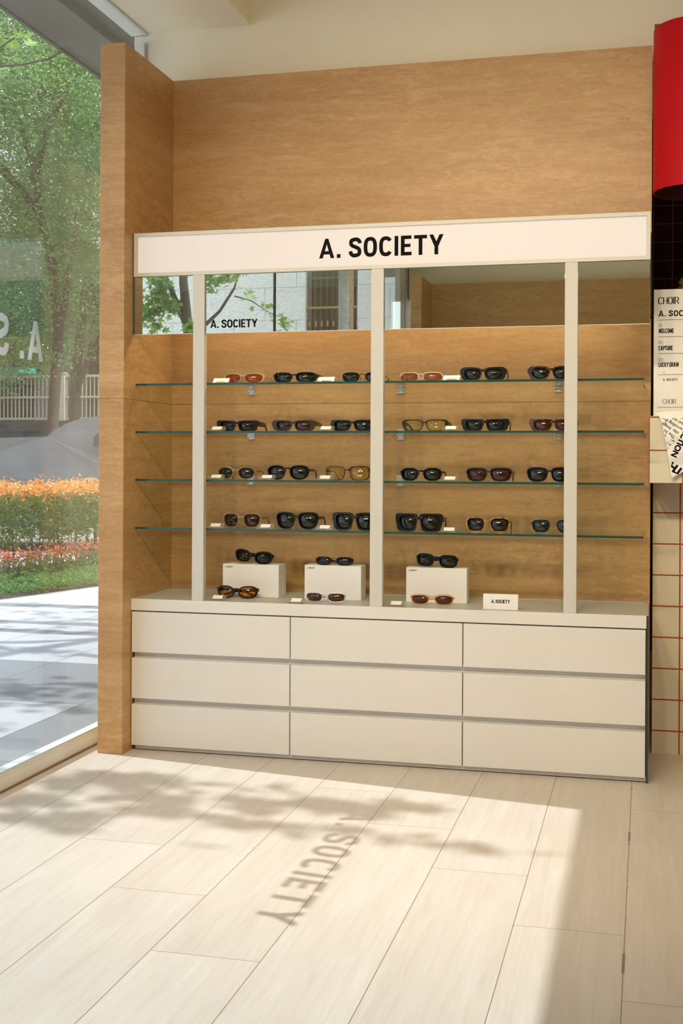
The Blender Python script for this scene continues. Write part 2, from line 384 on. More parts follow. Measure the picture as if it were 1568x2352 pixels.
M['l_choc'] = lensm('chocolate_lens', (.30,.14,.05))

# ------------------------------------------------------------------ helpers: lettering
def arc(cx, cy, rx, ry, a0, a1, n=10, e=1.0):
    o = []
    for i in range(n+1):
        a = R(a0 + (a1-a0)*i/n); c, s = math.cos(a), math.sin(a)
        o.append((cx + rx*math.copysign(abs(c)**e, c), cy + ry*math.copysign(abs(s)**e, s)))
    return o
# glyphs of a bold condensed grotesque: width, polygons, strokes (k = stroke width)
def glyphs(k):
    h = k/2; G = {}
    def leg(a, b, w=None): w = w or k*1.02; return [(a-w/2,0),(a+w/2,0),(b+w/2,1),(b-w/2,1)]
    G['A'] = (.64, [leg(h*1.05,.32-.02), leg(.64-h*1.05,.32+.02), [(.12,.20),(.52,.20),(.49,.20+k*.85),(.15,.20+k*.85)]], [])
    G['.'] = (.17+.05, [[(.02,0),(.02+k,0),(.02+k,k),(.02,k)]], [])
    G[' '] = (.20, [], [])
    G['I'] = (.02+k, [[(.01,0),(.01+k,0),(.01+k,1),(.01,1)]], [])
    G['O'] = (.60, [], [arc(.30,.5,.30-h,.5-h+.005,0,360,28,.72)])
    G['C'] = (.58, [], [arc(.30,.5,.30-h,.5-h+.005,38,322,24,.72)])
    G['S'] = (.58, [], [[(.50,.70),(.49,.79),(.44,.87),(.37,1-h),(.28,1-h+.005),(.19,1-h-.02),(.12,.85),(.095,.75),(.11,.655),(.17,.585),(.29,.525),(.41,.46),(.475,.38),(.49,.27),(.465,.165),(.40,h+.02),(.30,h-.005),(.20,h),(.125,.15),(.09,.22),(.08,.31)]])
    G['E'] = (.50, [[(.01,0),(.01+k,0),(.01+k,1),(.01,1)],[(.01,0),(.49,0),(.49,k*.92),(.01,k*.92)],[(.01,1-k*.92),(.48,1-k*.92),(.48,1),(.01,1)],[(.01,.5-k*.42),(.44,.5-k*.42),(.44,.5+k*.42),(.01,.5+k*.42)]], [])
    G['T'] = (.54, [[(.27-h,0),(.27+h,0),(.27+h,1),(.27-h,1)],[(0,1-k*.92),(.54,1-k*.92),(.54,1),(0,1)]], [])
    G['Y'] = (.60, [[(.30-h,0),(.30+h,0),(.30+h,.45),(.30-h,.45)],[(.30-h,.40),(.30+h,.45),(k,1),(0,1)],[(.30-h,.45),(.30+h,.40),(.60,1),(.60-k,1)]], [])
    G['L'] = (.48, [[(.01,0),(.01+k,0),(.01+k,1),(.01,1)],[(.01,0),(.46,0),(.46,k*.92),(.01,k*.92)]], [])
    G['H'] = (.58, [[(.01,0),(.01+k,0),(.01+k,1),(.01,1)],[(.57-k,0),(.57,0),(.57,1),(.57-k,1)],[(.01,.5-h*.9),(.57,.5-h*.9),(.57,.5+h*.9),(.01,.5+h*.9)]], [])
    G['N'] = (.60, [[(.01,0),(.01+k,0),(.01+k,1),(.01,1)],[(.59-k,0),(.59,0),(.59,1),(.59-k,1)],[(.01,1),(.01+k,1),(.59,0),(.59-k,0)]], [])
    G['M'] = (.74, [[(.01,0),(.01+k,0),(.01+k,1),(.01,1)],[(.73-k,0),(.73,0),(.73,1),(.73-k,1)],[(.01,1),(.01+k,1),(.37+h,.15),(.37-h,.15)],[(.73-k,1),(.73,1),(.37+h,.15),(.37-h,.15)]], [])
    G['W'] = (.86, [leg(.24,.08,k*.9),leg(.26,.42,k*.9),leg(.60,.44,k*.9),leg(.62,.78,k*.9)], [])
    pb = [(.01+h,1-h),(.30,1-h),(.42,.95-h),(.50-h*.3,.84),(.50-h*.3,.64),(.42,.50),(.30,.46),(.01+h,.46)]
    G['P'] = (.54, [[(.01,0),(.01+k,0),(.01+k,1),(.01,1)]], [pb])
    G['R'] = (.57, [[(.01,0),(.01+k,0),(.01+k,1),(.01,1)],[(.34-h,.46),(.34+h,.46),(.57,0),(.57-k,0)]], [pb])
    G['U'] = (.58, [], [[(.01+h,1),(.01+h,.28),(.09,.13),(.20,h),(.38,h),(.49,.13),(.57-h,.28),(.57-h,1)]])
    G['D'] = (.58, [[(.01,0),(.01+k,0),(.01+k,1),(.01,1)]], [[(.01+h,1-h),(.28,1-h),(.45,.90),(.57-h,.72),(.57-h,.28),(.45,.10),(.28,h),(.01+h,h)]])
    G['K'] = (.58, [[(.01,0),(.01+k,0),(.01+k,1),(.01,1)],[(.01+k,.30),(.01+k,.55),(.42,1),(.57,1)],[(.20,.52),(.32,.62),(.60,0),(.60-k*1.15,0)]], [])
    G['0'] = (.58, [], [arc(.29,.5,.28-h,.5-h,0,360,24,.8)])
    G['1'] = (.36, [[(.20,0),(.20+k,0),(.20+k,1),(.20,1)],[(.02,.80),(.20,.86),(.20+k,1),(.20,1)]], [])
    G['2'] = (.56, [[(.04,0),(.54,0),(.54,k),(.04,k)]], [[(.08,.70),(.12,.86),(.27,1-h),(.42,.88),(.46,.72),(.40,.52),(.20,.26),(.09,.06)]])
    G['3'] = (.56, [], [[(.07,.78),(.15,.91),(.28,1-h),(.42,.90),(.45,.74),(.40,.60),(.24,.53),(.42,.45),(.48,.28),(.42,.11),(.28,h),(.13,.09),(.06,.22)]])
    return G
def wide(k):
    h = k/2; G = dict(glyphs(k))
    def leg(a, b): return [(a-h,0),(a+h,0),(b+h,1),(b-h,1)]
    e_ = .40+h*.85; ix = lambda y_: k + (e_-k)*y_; yc = (.40-k)/(e_-k)
    G['A'] = (.80, [[(0,0),(k,0),(.40,yc),(.40,1),(.40-h*.85,1)], [(.80,0),(.40+h*.85,1),(.40,1),(.40,yc),(.80-k,0)], [(ix(.2),.2),(.80-ix(.2),.2),(.80-ix(.36),.36),(ix(.36),.36)]], [])
    G['Y'] = (.72, [[(.36-h,0),(.36+h,0),(.36+h,.45),(.36-h,.45)],[(.36-h,.40),(.36+h,.45),(k*1.05,1),(0,1)],[(.36-h,.45),(.36+h,.40),(.72,1),(.72-k*1.05,1)]], [])
    G['T'] = (.66, [[(.33-h,0),(.33+h,0),(.33+h,1),(.33-h,1)],[(0,1-k*.92),(.66,1-k*.92),(.66,1),(0,1)]], [])
    G['E'] = (.57, [[(.01,0),(.01+k,0),(.01+k,1),(.01,1)],[(.01,0),(.56,0),(.56,k*.92),(.01,k*.92)],[(.01,1-k*.92),(.55,1-k*.92),(.55,1),(.01,1)],[(.01,.5-k*.42),(.50,.5-k*.42),(.50,.5+k*.42),(.01,.5+k*.42)]], [])
    G['O'] = (.69, [], [arc(.345,.5,.345-h,.5-h+.005,0,360,32,.76)])
    G['C'] = (.67, [], [arc(.345,.5,.345-h,.5-h+.005,36,324,28,.76)])
    G['S'] = (.66, [], [[(a*1.14, b) for a, b in G['S'][2][0]]])
    return G
GB = wide(.19); GT = glyphs(.06); GP = glyphs(.20); GF = glyphs(.30)
def smooth(st):
    o = []
    for i in range(len(st)-1):
        p0, p1, p2, p3 = st[max(i-1,0)], st[i], st[i+1], st[min(i+2,len(st)-1)]
        for q in range(4):
            t_ = q/4; a_ = [.5*(2*p1[d] + (p2[d]-p0[d])*t_ + (2*p0[d]-5*p1[d]+4*p2[d]-p3[d])*t_**2 + (3*p1[d]-p0[d]-3*p2[d]+p3[d])*t_**3) for d in (0,1)]; o.append(tuple(a_))
    return o + [st[-1]]
for g_ in (GB, GT, GP):
    for ch_ in 'S23': g_[ch_] = (g_[ch_][0], g_[ch_][1], [smooth(q_) for q_ in g_[ch_][2]])
def lettering(mb, text, cap, fn, depth=.001, G=GB, track=.07, xs=1.0, mi=0, k=None, serif=0.0):
    """fn(u,v,w) maps reading direction, up and out-of-surface to 3D; returns advance"""
    kk = {id(GB): .19, id(GT): .06, id(GP): .20, id(GF): .30}[id(G)]
    u = 0.0
    for ch in text:
        w, polys, strokes = G[ch]
        def put(poly, c_=[0]):
            c_[0] += 1; e_ = (c_[0] % 7)*2.5e-5
            mb.prism([((u+a*xs)*cap, b*cap) for a, b in poly], lambda a_, b_, w_: fn(a_, b_, w_+(e_ if w_ > 0 else 0)), depth, mi)
        for p in polys: put(p)
        for st in strokes:
            n = len(st); cl = (abs(st[0][0]-st[-1][0]) + abs(st[0][1]-st[-1][1])) < 1e-6
            L = []; Rr = []
            for i in range(n):
                a = st[i-1] if i > 0 else (st[-2] if cl else st[0]); b = st[i+1] if i < n-1 else (st[1] if cl else st[-1])
                dx, dy = b[0]-a[0], b[1]-a[1]; q = math.hypot(dx, dy) or 1
                nx, ny = -dy/q*kk/2, dx/q*kk/2
                L.append((st[i][0]+nx, st[i][1]+ny)); Rr.append((st[i][0]-nx, st[i][1]-ny))
            for i in range(n-1): put([L[i], L[i+1], Rr[i+1], Rr[i]])
        if serif and ch in 'HIR':
            for a in ([.0, w-kk] if ch == 'H' else [.0]):
                for b in (0, 1-.03): put([(a-.06, b), (a+kk+.08, b), (a+kk+.08, b+.03), (a-.06, b+.03)])
        u += (w*xs + track)
    return (u-track)*cap
def frontfn(x, y, z, depthsign=-1): return lambda u, v, w: (x+u, y+depthsign*w, z+v)
def textwidth(text, cap, G=GB, track=.07, xs=1.0): return (sum(G[c][0]*xs+track for c in text)-track)*cap
def track_for(text, cap, width, G=GB, xs=1.0):
    return (width/cap - sum(G[c][0]*xs for c in text))/(len(text)-1)

# ================================================================== THE ROOM
sbox('floor', (-1.94,-6,-.08), (4.5,8.0,0), M['floor'], 'pale oak floor boards')
sbox('wall_back', (-1.788,4.472,0), (.013,4.56,2.51), M['stone'], 'back wall of honey travertine')
m = MB(); m.box((-1.882,4.017,0), (-1.788,4.56,2.51), bev=.0015); struct(m.build('wall_left', M['stone']), 'narrow travertine end wall beside the window')
m = MB(); m.box((-1.94,4.575,2.3), (.02,4.65,3.2)); m.box((.02,4.575,2.62), (3.6,4.65,3.2)); struct(m.build('wall_upper', M['cream']), 'cream painted wall above the travertine')
m = MB(); m.box((-1.51,-2.3,3.1), (4.5,4.575,3.2)); m.box((-1.51,4.65,3.1), (4.5,8,3.2)); struct(m.build('ceiling', M['cream']), 'cream painted ceiling')
sbox('trim_1', (-1.94,-2.3,2.74), (-1.51,4.575,3.2), M['cream'], 'lowered ceiling box beside the window')
sbox('trim_2', (-2.01,-2.3,2.735), (-1.94,4.575,2.80), M['white_paint'], 'white head rail above the window')
m = MB(); m.box((-2.0,4.58,0), (-1.94,4.64,2.735)); m.box((-1.99,4.56,0), (-1.95,4.60,2.70)); struct(m.build('trim_3', M['white_paint']), 'white window jamb behind the travertine')
sbox('wall_right', (3.6,-2.3,0), (3.7,8,3.1), M['cream'])
sbox('wall_front', (-1.728,-1.91,0), (3.6,-1.82,2.51), M['stone'])
sbox('wall_front_end', (-1.814,-1.91,0), (-1.728,-1.355,2.51), M['stone']).name = 'wall_front_left'
sbox('wall_front_upper', (-1.94,-2.02,2.4), (3.6,-1.93,3.1), M['cream'])
sbox('wall_front_window', (-1.99,-1.76,0), (-1.95,-1.60,2.7), M['white_paint']).name = 'trim_4'
sbox('wall_rear', (-2.0,7.0,0), (3.6,7.1,3.1), M['tile_red'], 'oxblood tiled wall behind the counter')
sbox('wall_rear_left', (-2.02,4.66,0), (-1.94,7.0,3.1), M['cream'])
# threshold rail, glass panes and joints
m = MB(); m.box((-2.04,-1.6,0), (-1.945,4.60,.034)); m.box((-1.985,-1.6,.034), (-1.95,4.60,.060)); struct(m.build('trim_5', M['white_paint']), 'white sill rail under the window')
m = MB(); m.box((-1.945,-1.6,-.002), (-1.936,4.56,.004)); struct(m.build('trim_6', M['grout_dark']), 'bronze joint between floor and window sill')
def pane(n, y0, y1):
    m = MB(); m.box((-1.950,y0,.06), (-1.942,y1,2.735)); return struct(m.build('window_%d' % n, M['window']), 'clear storefront glass pane')
w1 = pane(1, 1.873, 4.56); pane(2, .25, 1.863); pane(3, -1.59, .10)
m = MB(); m.box((-1.952,1.863,.06), (-1.940,1.873,2.735)); struct(m.build('trim_7', M['dark']))
sbox('trim_8', (-2.0,.10,0), (-1.93,.25,2.735), M['granite'])
# white vinyl lettering on the window, reads from outside
m = MB(); cap = .130; txt = 'A. SOCIETY'
lettering(m, txt, cap, lambda u, v, w: (-1.9511 + w, 3.730 - u, 1.3615 + v), .0008, GB, track_for(txt, cap, .905))
lt = m.build('lettering', M['white_letters'], w1); lt['label'] = 'white vinyl lettering'
# canopy outside
m = MB(); m.box((-2.383,-3,2.76), (-2.15,9.5,3.6)); m.box((-2.40,-3,2.755), (-2.383,9.5,3.6)); m.box((-2.15,-3,2.80), (-2.06,9.5,3.6),1); m.box((-2.06,-3,2.78), (-2.05,9.5,3.6),1); m.box((-2.05,-3,2.86), (-2.01,9.5,3.6),1)
struct(m.build('canopy_soffit', [M['soffit'], M['soffit_dark']]), 'dark grey soffit outside the window')
sbox('roof_slab', (-2.40,-8,3.6), (4.6,9.5,3.75), M['soffit'])
sbox('wall_outer', (-2.02,4.66,0), (-1.95,9.5,3.6), M['granite'])
sbox('wall_outer_front', (-2.02,-8,0), (-1.95,-1.78,3.6), M['granite'])

# fill lamps added out of view in the ceiling, shaped as downlights
for i, (lx_, ly_) in enumerate(LAMPS):
    dl = thing('fill_downlight', 'added fill light shaped as a round ceiling downlight, out of view', 'ceiling light', (lx_, ly_, 3.1), group='added ceiling fill lights')
    m = MB(); m.lathe([(.10,0),(.10,-.012),(.085,-.016),(.080,-.006)], n=32); m.build('trim_ring', M['white_paint'], dl)
    m = MB(); m.lathe([(.0001,-.004),(.080,-.004)], n=32); m.build('diffuser', M['lamp'], dl)
    ld = bpy.data.lights.new('fill_downlight_lamp', 'AREA'); ld.shape = 'DISK'; ld.size = .16; ld.energy = LAMP_W[i]; ld.color = LAMP_COL
    lo = bpy.data.objects.new('fill_downlight_lamp', ld); COL.objects.link(lo); lo.location = (0,0,-.02); lo.parent = dl

# unseen track spotlights added as front fill for the display wall
tk = thing('fill_light_track', 'added white ceiling track carrying the unseen fill spotlights', 'light track', (-.45, .9, 3.1)); m = MB(); m.box((-1.2,-.018,-.03), (1.2,.018,0)); m.build('rail', M['white_paint'], tk)
for sx_ in SPOTS:
    sp_ = thing('fill_spotlight', 'added white fill spotlight aimed at the display wall, out of view', 'spotlight', (sx_, .9, 3.07), group='added fill spotlights')
    aim = (Vector((sx_*.85-.1, 4.2, .62)) - Vector((sx_, .9, 2.93))).normalized()
    m = MB(); m.tube([(0,0,0),(0,0,-.07)], .008, 8); m.tube([Vector((0,0,-.13))-aim*.07, Vector((0,0,-.13))+aim*.06], .035, 24); m.build('housing', M['white_paint'], sp_)
    m = MB(); m.tube([Vector((0,0,-.13))+aim*.0601, Vector((0,0,-.13))+aim*.062], .030, 24); m.build('lens', M['lamp'], sp_)
    ld = bpy.data.lights.new('fill_spot_lamp', 'SPOT'); ld.energy = SPOT_W; ld.color = (1.0, .80, .55); ld.spot_size = R(73); ld.spot_blend = 1.0; ld.shadow_soft_size = .10
    lo = bpy.data.objects.new('fill_spot_lamp', ld); COL.objects.link(lo); lo.location = Vector((0,0,-.13))+aim*.10; lo.rotation_euler = aim.to_track_quat('-Z','Y').to_euler(); lo.parent = sp_

# ================================================================== DISPLAY UNIT
cab = thing('drawer_cabinet', 'long low warm-white cabinet with nine handleless drawers under the sunglasses display', 'cabinet', (-.893, 4.28, 0))
def rel(o, p): return (p[0]-o[0], p[1]-o[1], p[2]-o[2])
CO = (-.893, 4.28, 0)
m = MB(); a = lambda p: rel(CO, p)
m.box(a((-1.783,4.112,.018)), a((.000,4.470,.500)))
m.build('carcass', M['cab'], cab)
m = MB(); m.box(a((-1.776,4.104,.004)), a((.002,4.465,.018))); m.box(a((-1.776,4.125,.0)), a((.000,4.465,.004)), 1); m.build('plinth', [M['cab'], M['dark']], cab)
m = MB(); m.box(a((.002,4.093,0)), a((.0085,4.468,.4995))); m.build('end_panel', M['soffit_dark'], cab)
for z0, z1 in ((.3505,.4955), (.1860,.3300), (.0180,.1650)):
    for x0, x1 in ((-1.785,-1.1965), (-1.1930,-.5955), (-.5920,-.0005)):
        m = MB(); m.box(a((x0,4.089,z0)), a((x1,4.110,z1)), bev=.0012); m.build('drawer', M['cab'], cab)
m = MB(); m.box((-1.7880,4.089,.500), (.002,4.470,.542), 0, bev=.0012)
m.box((-1.786,4.4665,.542), (.002,4.4705,.5455), 1); m.box((.002,4.093,.500), (.0085,4.468,.541), 2)
o = m.build('worktop', [M['cab'], M['steel'], M['soffit_dark']])
# grey top surface: separate material on the up-facing face
o.data.materials.append(M['cabtop'])
for p in o.data.polygons:
    if p.normal.z > .9 and abs(p.center.z-.542) < .001: p.material_index = 3
tag(o, 'continuous pale worktop with grey top on the drawer cabinet', 'worktop')
for (x0, x1), lab in zip(((-1.558,-1.515), (-.914,-.870), (-.263,-.221)), ('leftmost of the three putty-coloured uprights of the display, nearest the window', 'middle putty-coloured upright, left of centre of the display under the sign lettering', 'rightmost of the three putty-coloured uprights, nearest the tiled counter')):
    m = MB(); m.box((x0,4.0895,.542), (x1,4.116,1.693), bev=.001); tag(m.build('display_post', M['post']), lab, 'post', 'uprights of the display')
# light box sign
SO = (-.887, 4.14, 1.693)
sg = thing('lightbox_sign', 'long backlit sign reading A. SOCIETY above the sunglasses shelves', 'sign', SO)
b = lambda p: rel(SO, p)
m = MB()
X0, X1, Z0, Z1, fw = -1.7835, .0085, 1.6930, 1.8478, .0125
for p, q in (((X0,4.0885,Z0),(X1,4.1795,Z0+fw)), ((X0,4.0885,Z1-fw),(X1,4.1795,Z1)), ((X0,4.0885,Z0+fw),(X0+fw,4.1795,Z1-fw)), ((X1-fw,4.0885,Z0+fw),(X1,4.1795,Z1-fw))): m.box(b(p), b(q))
m.box(b((X0+fw,4.110,Z0+fw)), b((X1-fw,4.1795,Z1-fw)))
m.build('sign_frame', M['frame'], sg)
m = MB(); m.box(b((X0+fw+.0005,4.0965,Z0+fw+.0005)), b((X1-fw-.0005,4.109,Z1-fw-.0005))); pn = m.build('light_panel', M['sign'], sg)
m = MB(); cap = .0672; txt = 'A. SOCIETY'; lettering(m, txt, cap, lambda u, v, w: b((-1.0995+u, 4.0964-w, 1.7355+v)), .0012, GB, track_for(txt, cap, .4325))
m.build('lettering', M['black'], sg)
# mirror strip, four panes between the wall and the uprights
MO = (-.889, 4.103, 1.4865)
mi_ = thing('mirror_panel', 'long horizontal mirror strip below the lightbox sign', 'mirror', MO); b2 = lambda p: rel(MO, p)
for x0, x1 in ((-1.7860,-1.5590), (-1.5140,-.9150), (-.8690,-.2640), (-.2200,.0075)):
    m = MB(); m.box(b2((x0,4.099,1.4875)), b2((x1,4.103,1.6925))); m.build('mirror_glass', M['mirror'], mi_)
    m = MB(); m.box(b2((x0,4.0985,1.4860)), b2((x1,4.108,1.4874))); m.build('bottom_edge', M['white_paint'], mi_)
m = MB()
for x0, x1 in ((-1.7860,-1.5590), (-1.5140,-.9150), (-.8690,-.2640), (-.2200,.0075)): m.box(b2((x0,4.1035,1.4875)), b2((x1,4.1075,1.6925)))
m.build('backing', M['dark'], mi_)
m = MB(); cap = .0288; lettering(m, txt, cap, lambda u, v, w: b2((-1.4965+u, 4.0989-w, 1.5045+v)), .0006, GB, track_for(txt, cap, .174))
lo_ = m.build('lettering', M['black'], mi_); lo_['label'] = 'small black lettering'
m = MB(); m.box(b2((.0095,4.20,1.545)), b2((.0135,4.471,1.80))); m.build('side_gap_strip', M['dark'], mi_)  # dark strip in place of the gap at the right end
m = MB(); m.box(b2((-1.7876,4.092,1.488)), b2((-1.7862,4.12,1.692))); m.build('side_gap_strip', M['dark'], mi_)  # dark strip standing in for the shadow gap at the mirror's left end
# unseen light strip added under the sign box to brighten the shelf wall
ls = thing('fill_light_strip', 'slim fill light strip added out of sight under the lightbox sign, behind the mirror', 'light', (-.89, 4.30, 1.690))
m = MB(); m.box((-.86,-.03,-.006), (.86,.03,.003)); m.box((-.85,-.022,-.008), (.85,.022,-.006), 1); m.build('housing', [M['frame'], M['lamp']], ls)
ld = bpy.data.lights.new('fill_strip_lamp', 'AREA'); ld.shape = 'RECTANGLE'; ld.size = 1.68; ld.size_y = .05; ld.energy = 3.6; ld.color = (1.0, .80, .54)
lo = bpy.data.objects.new('fill_strip_lamp', ld); COL.objects.link(lo); lo.location = (0,0,-.012); lo.parent = ls
# glass shelves
SHZ = [1.3125, 1.1415, .9700, .7965]
ORD = ['top', 'second', 'third', 'bottom']
for z, nm in zip(SHZ, ORD):
    m = MB(); m.box((-1.7875,4.125,z-.0072), (-.0115,4.4715,z))
    m.box((-1.7875,4.1215,z-.0074), (-.0100,4.125,z+.0001), 1); m.box((-.0115,4.125,z-.0074), (-.0095,4.4715,z+.0001), 1)
    o = m.build('glass_shelf', [M['shelf_glass'], M['glass_edge']])
    tag(o, {'top':'uppermost clear glass shelf with green edge, right under the mirror', 'second':'second clear glass shelf from the top, holding thick dark rectangular frames', 'third':'third clear glass shelf from the top, holding round and square frames', 'bottom':'lowest clear glass shelf with green edge, just above the white boxes'}[nm], 'shelf', 'glass shelves of the display')
# shelf clips
for z, nm in zip(SHZ[:3], ('top', 'second', 'third')):
    for x, side in ((-1.464,'left'), (-.885,'middle'), (-.309,'right')):
        o = thing('shelf_clip', 'small steel glass clip on the wall under the %s shelf, %s' % (nm, {'left':'nearest the left upright', 'middle':'beside the middle upright', 'right':'beside the right upright'}[side]), 'clip', (x, 4.472, z-.0036), group='steel clips holding the shelves')
        m = MB()
        m.box((-.0145,-.004,.0040), (.0145,0,.0200), bev=.0008); m.box((-.0145,-.004,-.0200), (.0145,0,-.0040), bev=.0008)
        m.box((-.012,-.016,.0038), (.012,-.003,.0056)); m.box((-.012,-.016,-.0058), (.012,-.003,-.0040))
        m.build('bracket', M['steel'], o)
        for sx in (-.009, .009):
            for sz in (-.013, .013):
                m = MB(); m.tube([(sx,-.0062,sz),(sx,-.0030,sz)], .0027, 10); m.tube([(sx,-.0068,sz),(sx,-.0060,sz)], .0012, 6, 1); m.build('screw', [M['m_silver'], M['dark']], o)
# ================================================================== SUNGLASSES
def loop(cx, cz, rx, rz, n_, cat, k, sgn, flat=0.0, taper=0.0):
    o = []
    for i in range(k):
        a = 2*math.pi*i/k; c, s_ = math.cos(a), math.sin(a)
        u = math.copysign(abs(c)**(2/n_), c); v = math.copysign(abs(s_)**(2/n_), s_)
        x = rx*u; zz = rz*v
        x *= 1 + taper*v*.5
        zz += cat*(u*.5+.15)*(.55+.45*v)*rz
        if flat and v > 1-flat: zz = min(zz, rz*(1-flat)+cat*u*.3*rz)
        o.append((cx + sgn*x, cz + zz))
    return o
def sunglasses(label, x, y, z, Wd, H, fm, lm, n=2.6, N=None, t=.004, cat=0.0, gap=.013, metal=False, bold=0.0, taper=.12, wrap=.010, tm=None, th=.010, folded=False, rz=0, roll=0, poly=0, half=False, group=None, bz=.70, name='sunglasses'):
    o = thing(name, label, 'sunglasses', (x, y, z), rz, group)
    T = Matrix.Rotation(roll, 4, 'Y')
    fm_, lm_, tmm = M[fm], M[lm], M[tm or fm]
    k = poly or 36; N = N or n
    A = (Wd - gap)/4.0; B = H/2.0                       # outer half sizes
    ex = bold                                        # extra material at the outer side
    cx = gap/2 + A
    ax, bx = A - t - ex/2, B - t
    dep = .0022 if metal else .0045
    bend = lambda px: wrap*(abs(px)/(Wd/2))**2
    m = MB(); zmin = 1e9
    for sg_ in (-1, 1):
        outer = loop(sg_*cx, B, A, B, N, cat, k, sg_, 0, taper*.85)
        inner = loop(sg_*(cx-ex/2), B-(.0006 if not half else 0), ax, bx, n, cat*.8, k, sg_, 0, taper)
        zmin = min(zmin, min(p[1] for p in outer))
        vs = []
        for (px, pz), (qx, qz) in zip(outer, inner):
            mx_, mz = px*.86+qx*.14, pz*.86+qz*.14
            vs += [(px, bend(px)+dep, pz), (px, bend(px)+dep*.2, pz), (mx_, bend(mx_), mz), (qx, bend(qx)+.0002, qz), (qx, bend(qx)+dep, qz)]
        fs = []
        for i in range(k):
            if half and outer[i][1] < B*.9: continue
            j = (i+1) % k
            for q in range(5): fs.append((i*5+q, i*5+(q+1)%5, j*5+(q+1)%5, j*5+q))
        m.add(vs, fs, 0, metal, T)
    zb = H*bz
    if metal:
        m.tube([(T @ Vector(p)) for p in ((-gap/2-t*.7, .001, zb), (-gap/4, -.001, zb+.003), (gap/4, -.001, zb+.003), (gap/2+t*.7, .001, zb))], .0012, 8)
        for sg_ in (-1, 1):
            m.tube([(T @ Vector(p)) for p in ((sg_*(gap/2+t*.4), .003, zb-.004), (sg_*(gap/2-.001), .008, zb-.007), (sg_*(gap/2-.003), .008, zb-.012))], .0007, 6)
            m.add([T @ Vector((sg_*(gap/2-.004)+dx, .009+dy, zb-.013+dz)) for dx, dy, dz in ((-.001,0,-.004),(.001,0,-.004),(.001,0,.004),(-.001,0,.004),(-.001,.003,-.003),(.001,.003,-.003),(.001,.003,.003),(-.001,.003,.003))],
                  [(0,1,2,3),(7,6,5,4),(0,4,5,1),(1,5,6,2),(2,6,7,3),(3,7,4,0)], 0)
    else:
        bh = max(.005, t*1.7)
        m.bar([(-gap/2-t*1.1, dep*.5, zb-.001), (-gap/4, dep*.5-.001, zb+.0022), (gap/4, dep*.5-.001, zb+.0022), (gap/2+t*1.1, dep*.5, zb-.001)], [(dep*.95, bh*1.5), (dep*.95, bh), (dep*.95, bh), (dep*.95, bh*1.5)], 0, T)
        for sg_ in (-1, 1):   # nose pads
            m.bar([(sg_*(gap/2+t*.3), dep, zb-.004), (sg_*(gap/2+t*.1), dep+.005, zb-.010)], [(.002,.008),(.001,.006)], 0, T)
    zh = H*.66 + cat*B*.3
    hx = Wd/2
    for sg_ in (-1, 1):   # end pieces
        m.bar([(sg_*(hx-t-.004), bend(hx)+dep*.4, zh), (sg_*(hx+.001), bend(hx)+dep*.6, zh), (sg_*(hx+.0015), bend(hx)+dep+.004, zh)], [(dep*.8, th*.9), (dep*.8, th*.9), (.003, th*.8)] if not metal else [(.0015,.0022)]*3, 0, T)
    m.build('frame', fm_, o)
    for sg_ in (-1, 1):
        inner = loop(sg_*(cx-ex/2), B-(.0006 if not half else 0), ax+.0006, bx+.0006, n, cat*.8, k, sg_, 0, taper)
        m = MB(); nv = []; yb = .30*dep+.0006
        for yo in (0, .0012):
            nv += [(cxq, bend(cxq)+yb+yo-.0012*(1), czq) for cxq, czq in inner]
            nv.append((sg_*(cx-ex/2), bend(cx)*.55+yb+yo-.0012-.0012, B))
        fs = [(i, (i+1)%k, k) for i in range(k)] + [(k+1+i, 2*k+1, k+1+(i+1)%k) for i in range(k)] + [(i, k+1+i, k+1+(i+1)%k, (i+1)%k) for i in range(k)]
        m.add(nv, fs, 0, True, T); m.build('lens', lm_, o)
    y0 = bend(hx)+dep+.003
    for sg_ in (-1, 1):
        m = MB(); w0 = .0016 if metal else .0035
        if folded:
            off = .008 if sg_ > 0 else .014
            pts = [(sg_*hx, y0-.001, zh), (sg_*(hx-.004), y0+off, zh-.001), (sg_*hx*.3, y0+off+.003, zh-.004), (-sg_*hx*.35, y0+off+.002, zh-.010), (-sg_*hx*.72, y0+off-.001, max(.005, H*.18))]
            sec = [(w0, th*.9), (w0, th), (w0, th*.75), (w0, th*.6), (w0, th*.55)]
        else:
            pts = [(sg_*(hx+.0012), y0-.002, zh), (sg_*(hx-.0005), y0+.045, zh-.001), (sg_*(hx-.003), y0+.090, zh-.003), (sg_*(hx-.006), y0+.108, zh-.010), (sg_*(hx-.010), y0+.136, th*.3)]
            sec = [(w0, th), (w0, th*.95), (w0, th*.75), (w0*1.1, th*.65), (w0*1.1, th*.5)]
        if metal: sec = [(w0, .0026)]*3 + [(.003, .0040), (.003, .0040)]
        pts = [(p[0], p[1], p[2]) for p in pts]
        m.bar(pts, sec, 0, T); m.build('temple', tmm, o)
    # rest the lowest point on the surface
    low = min((T @ Vector((sx*cx, 0, zmin))).z for sx in (-1,1)) if roll else zmin
    lowest = 1e9
    for ch in o.children: 
        for v in ch.data.vertices: lowest = min(lowest, v.co.z)
    o.location.z = z - lowest + .0002
    return o
S1, S2, S3, S4 = [s_ + .0002 for s_ in SHZ]
G_ = ['sunglasses on the top glass shelf', 'sunglasses on the second glass shelf', 'sunglasses on the third glass shelf', 'sunglasses on the lowest glass shelf']
kw = dict(group=G_[0])
sunglasses('sand-framed sunglasses with amber lenses, far left on the top shelf', -1.400,4.17,S1, .152,.037,'f_sand','l_amber', n=2.6,N=2.4,t=0.0028,cat=.10,bold=.004,th=.009,wrap=.02,taper=0.2,gap=0.012,**kw)
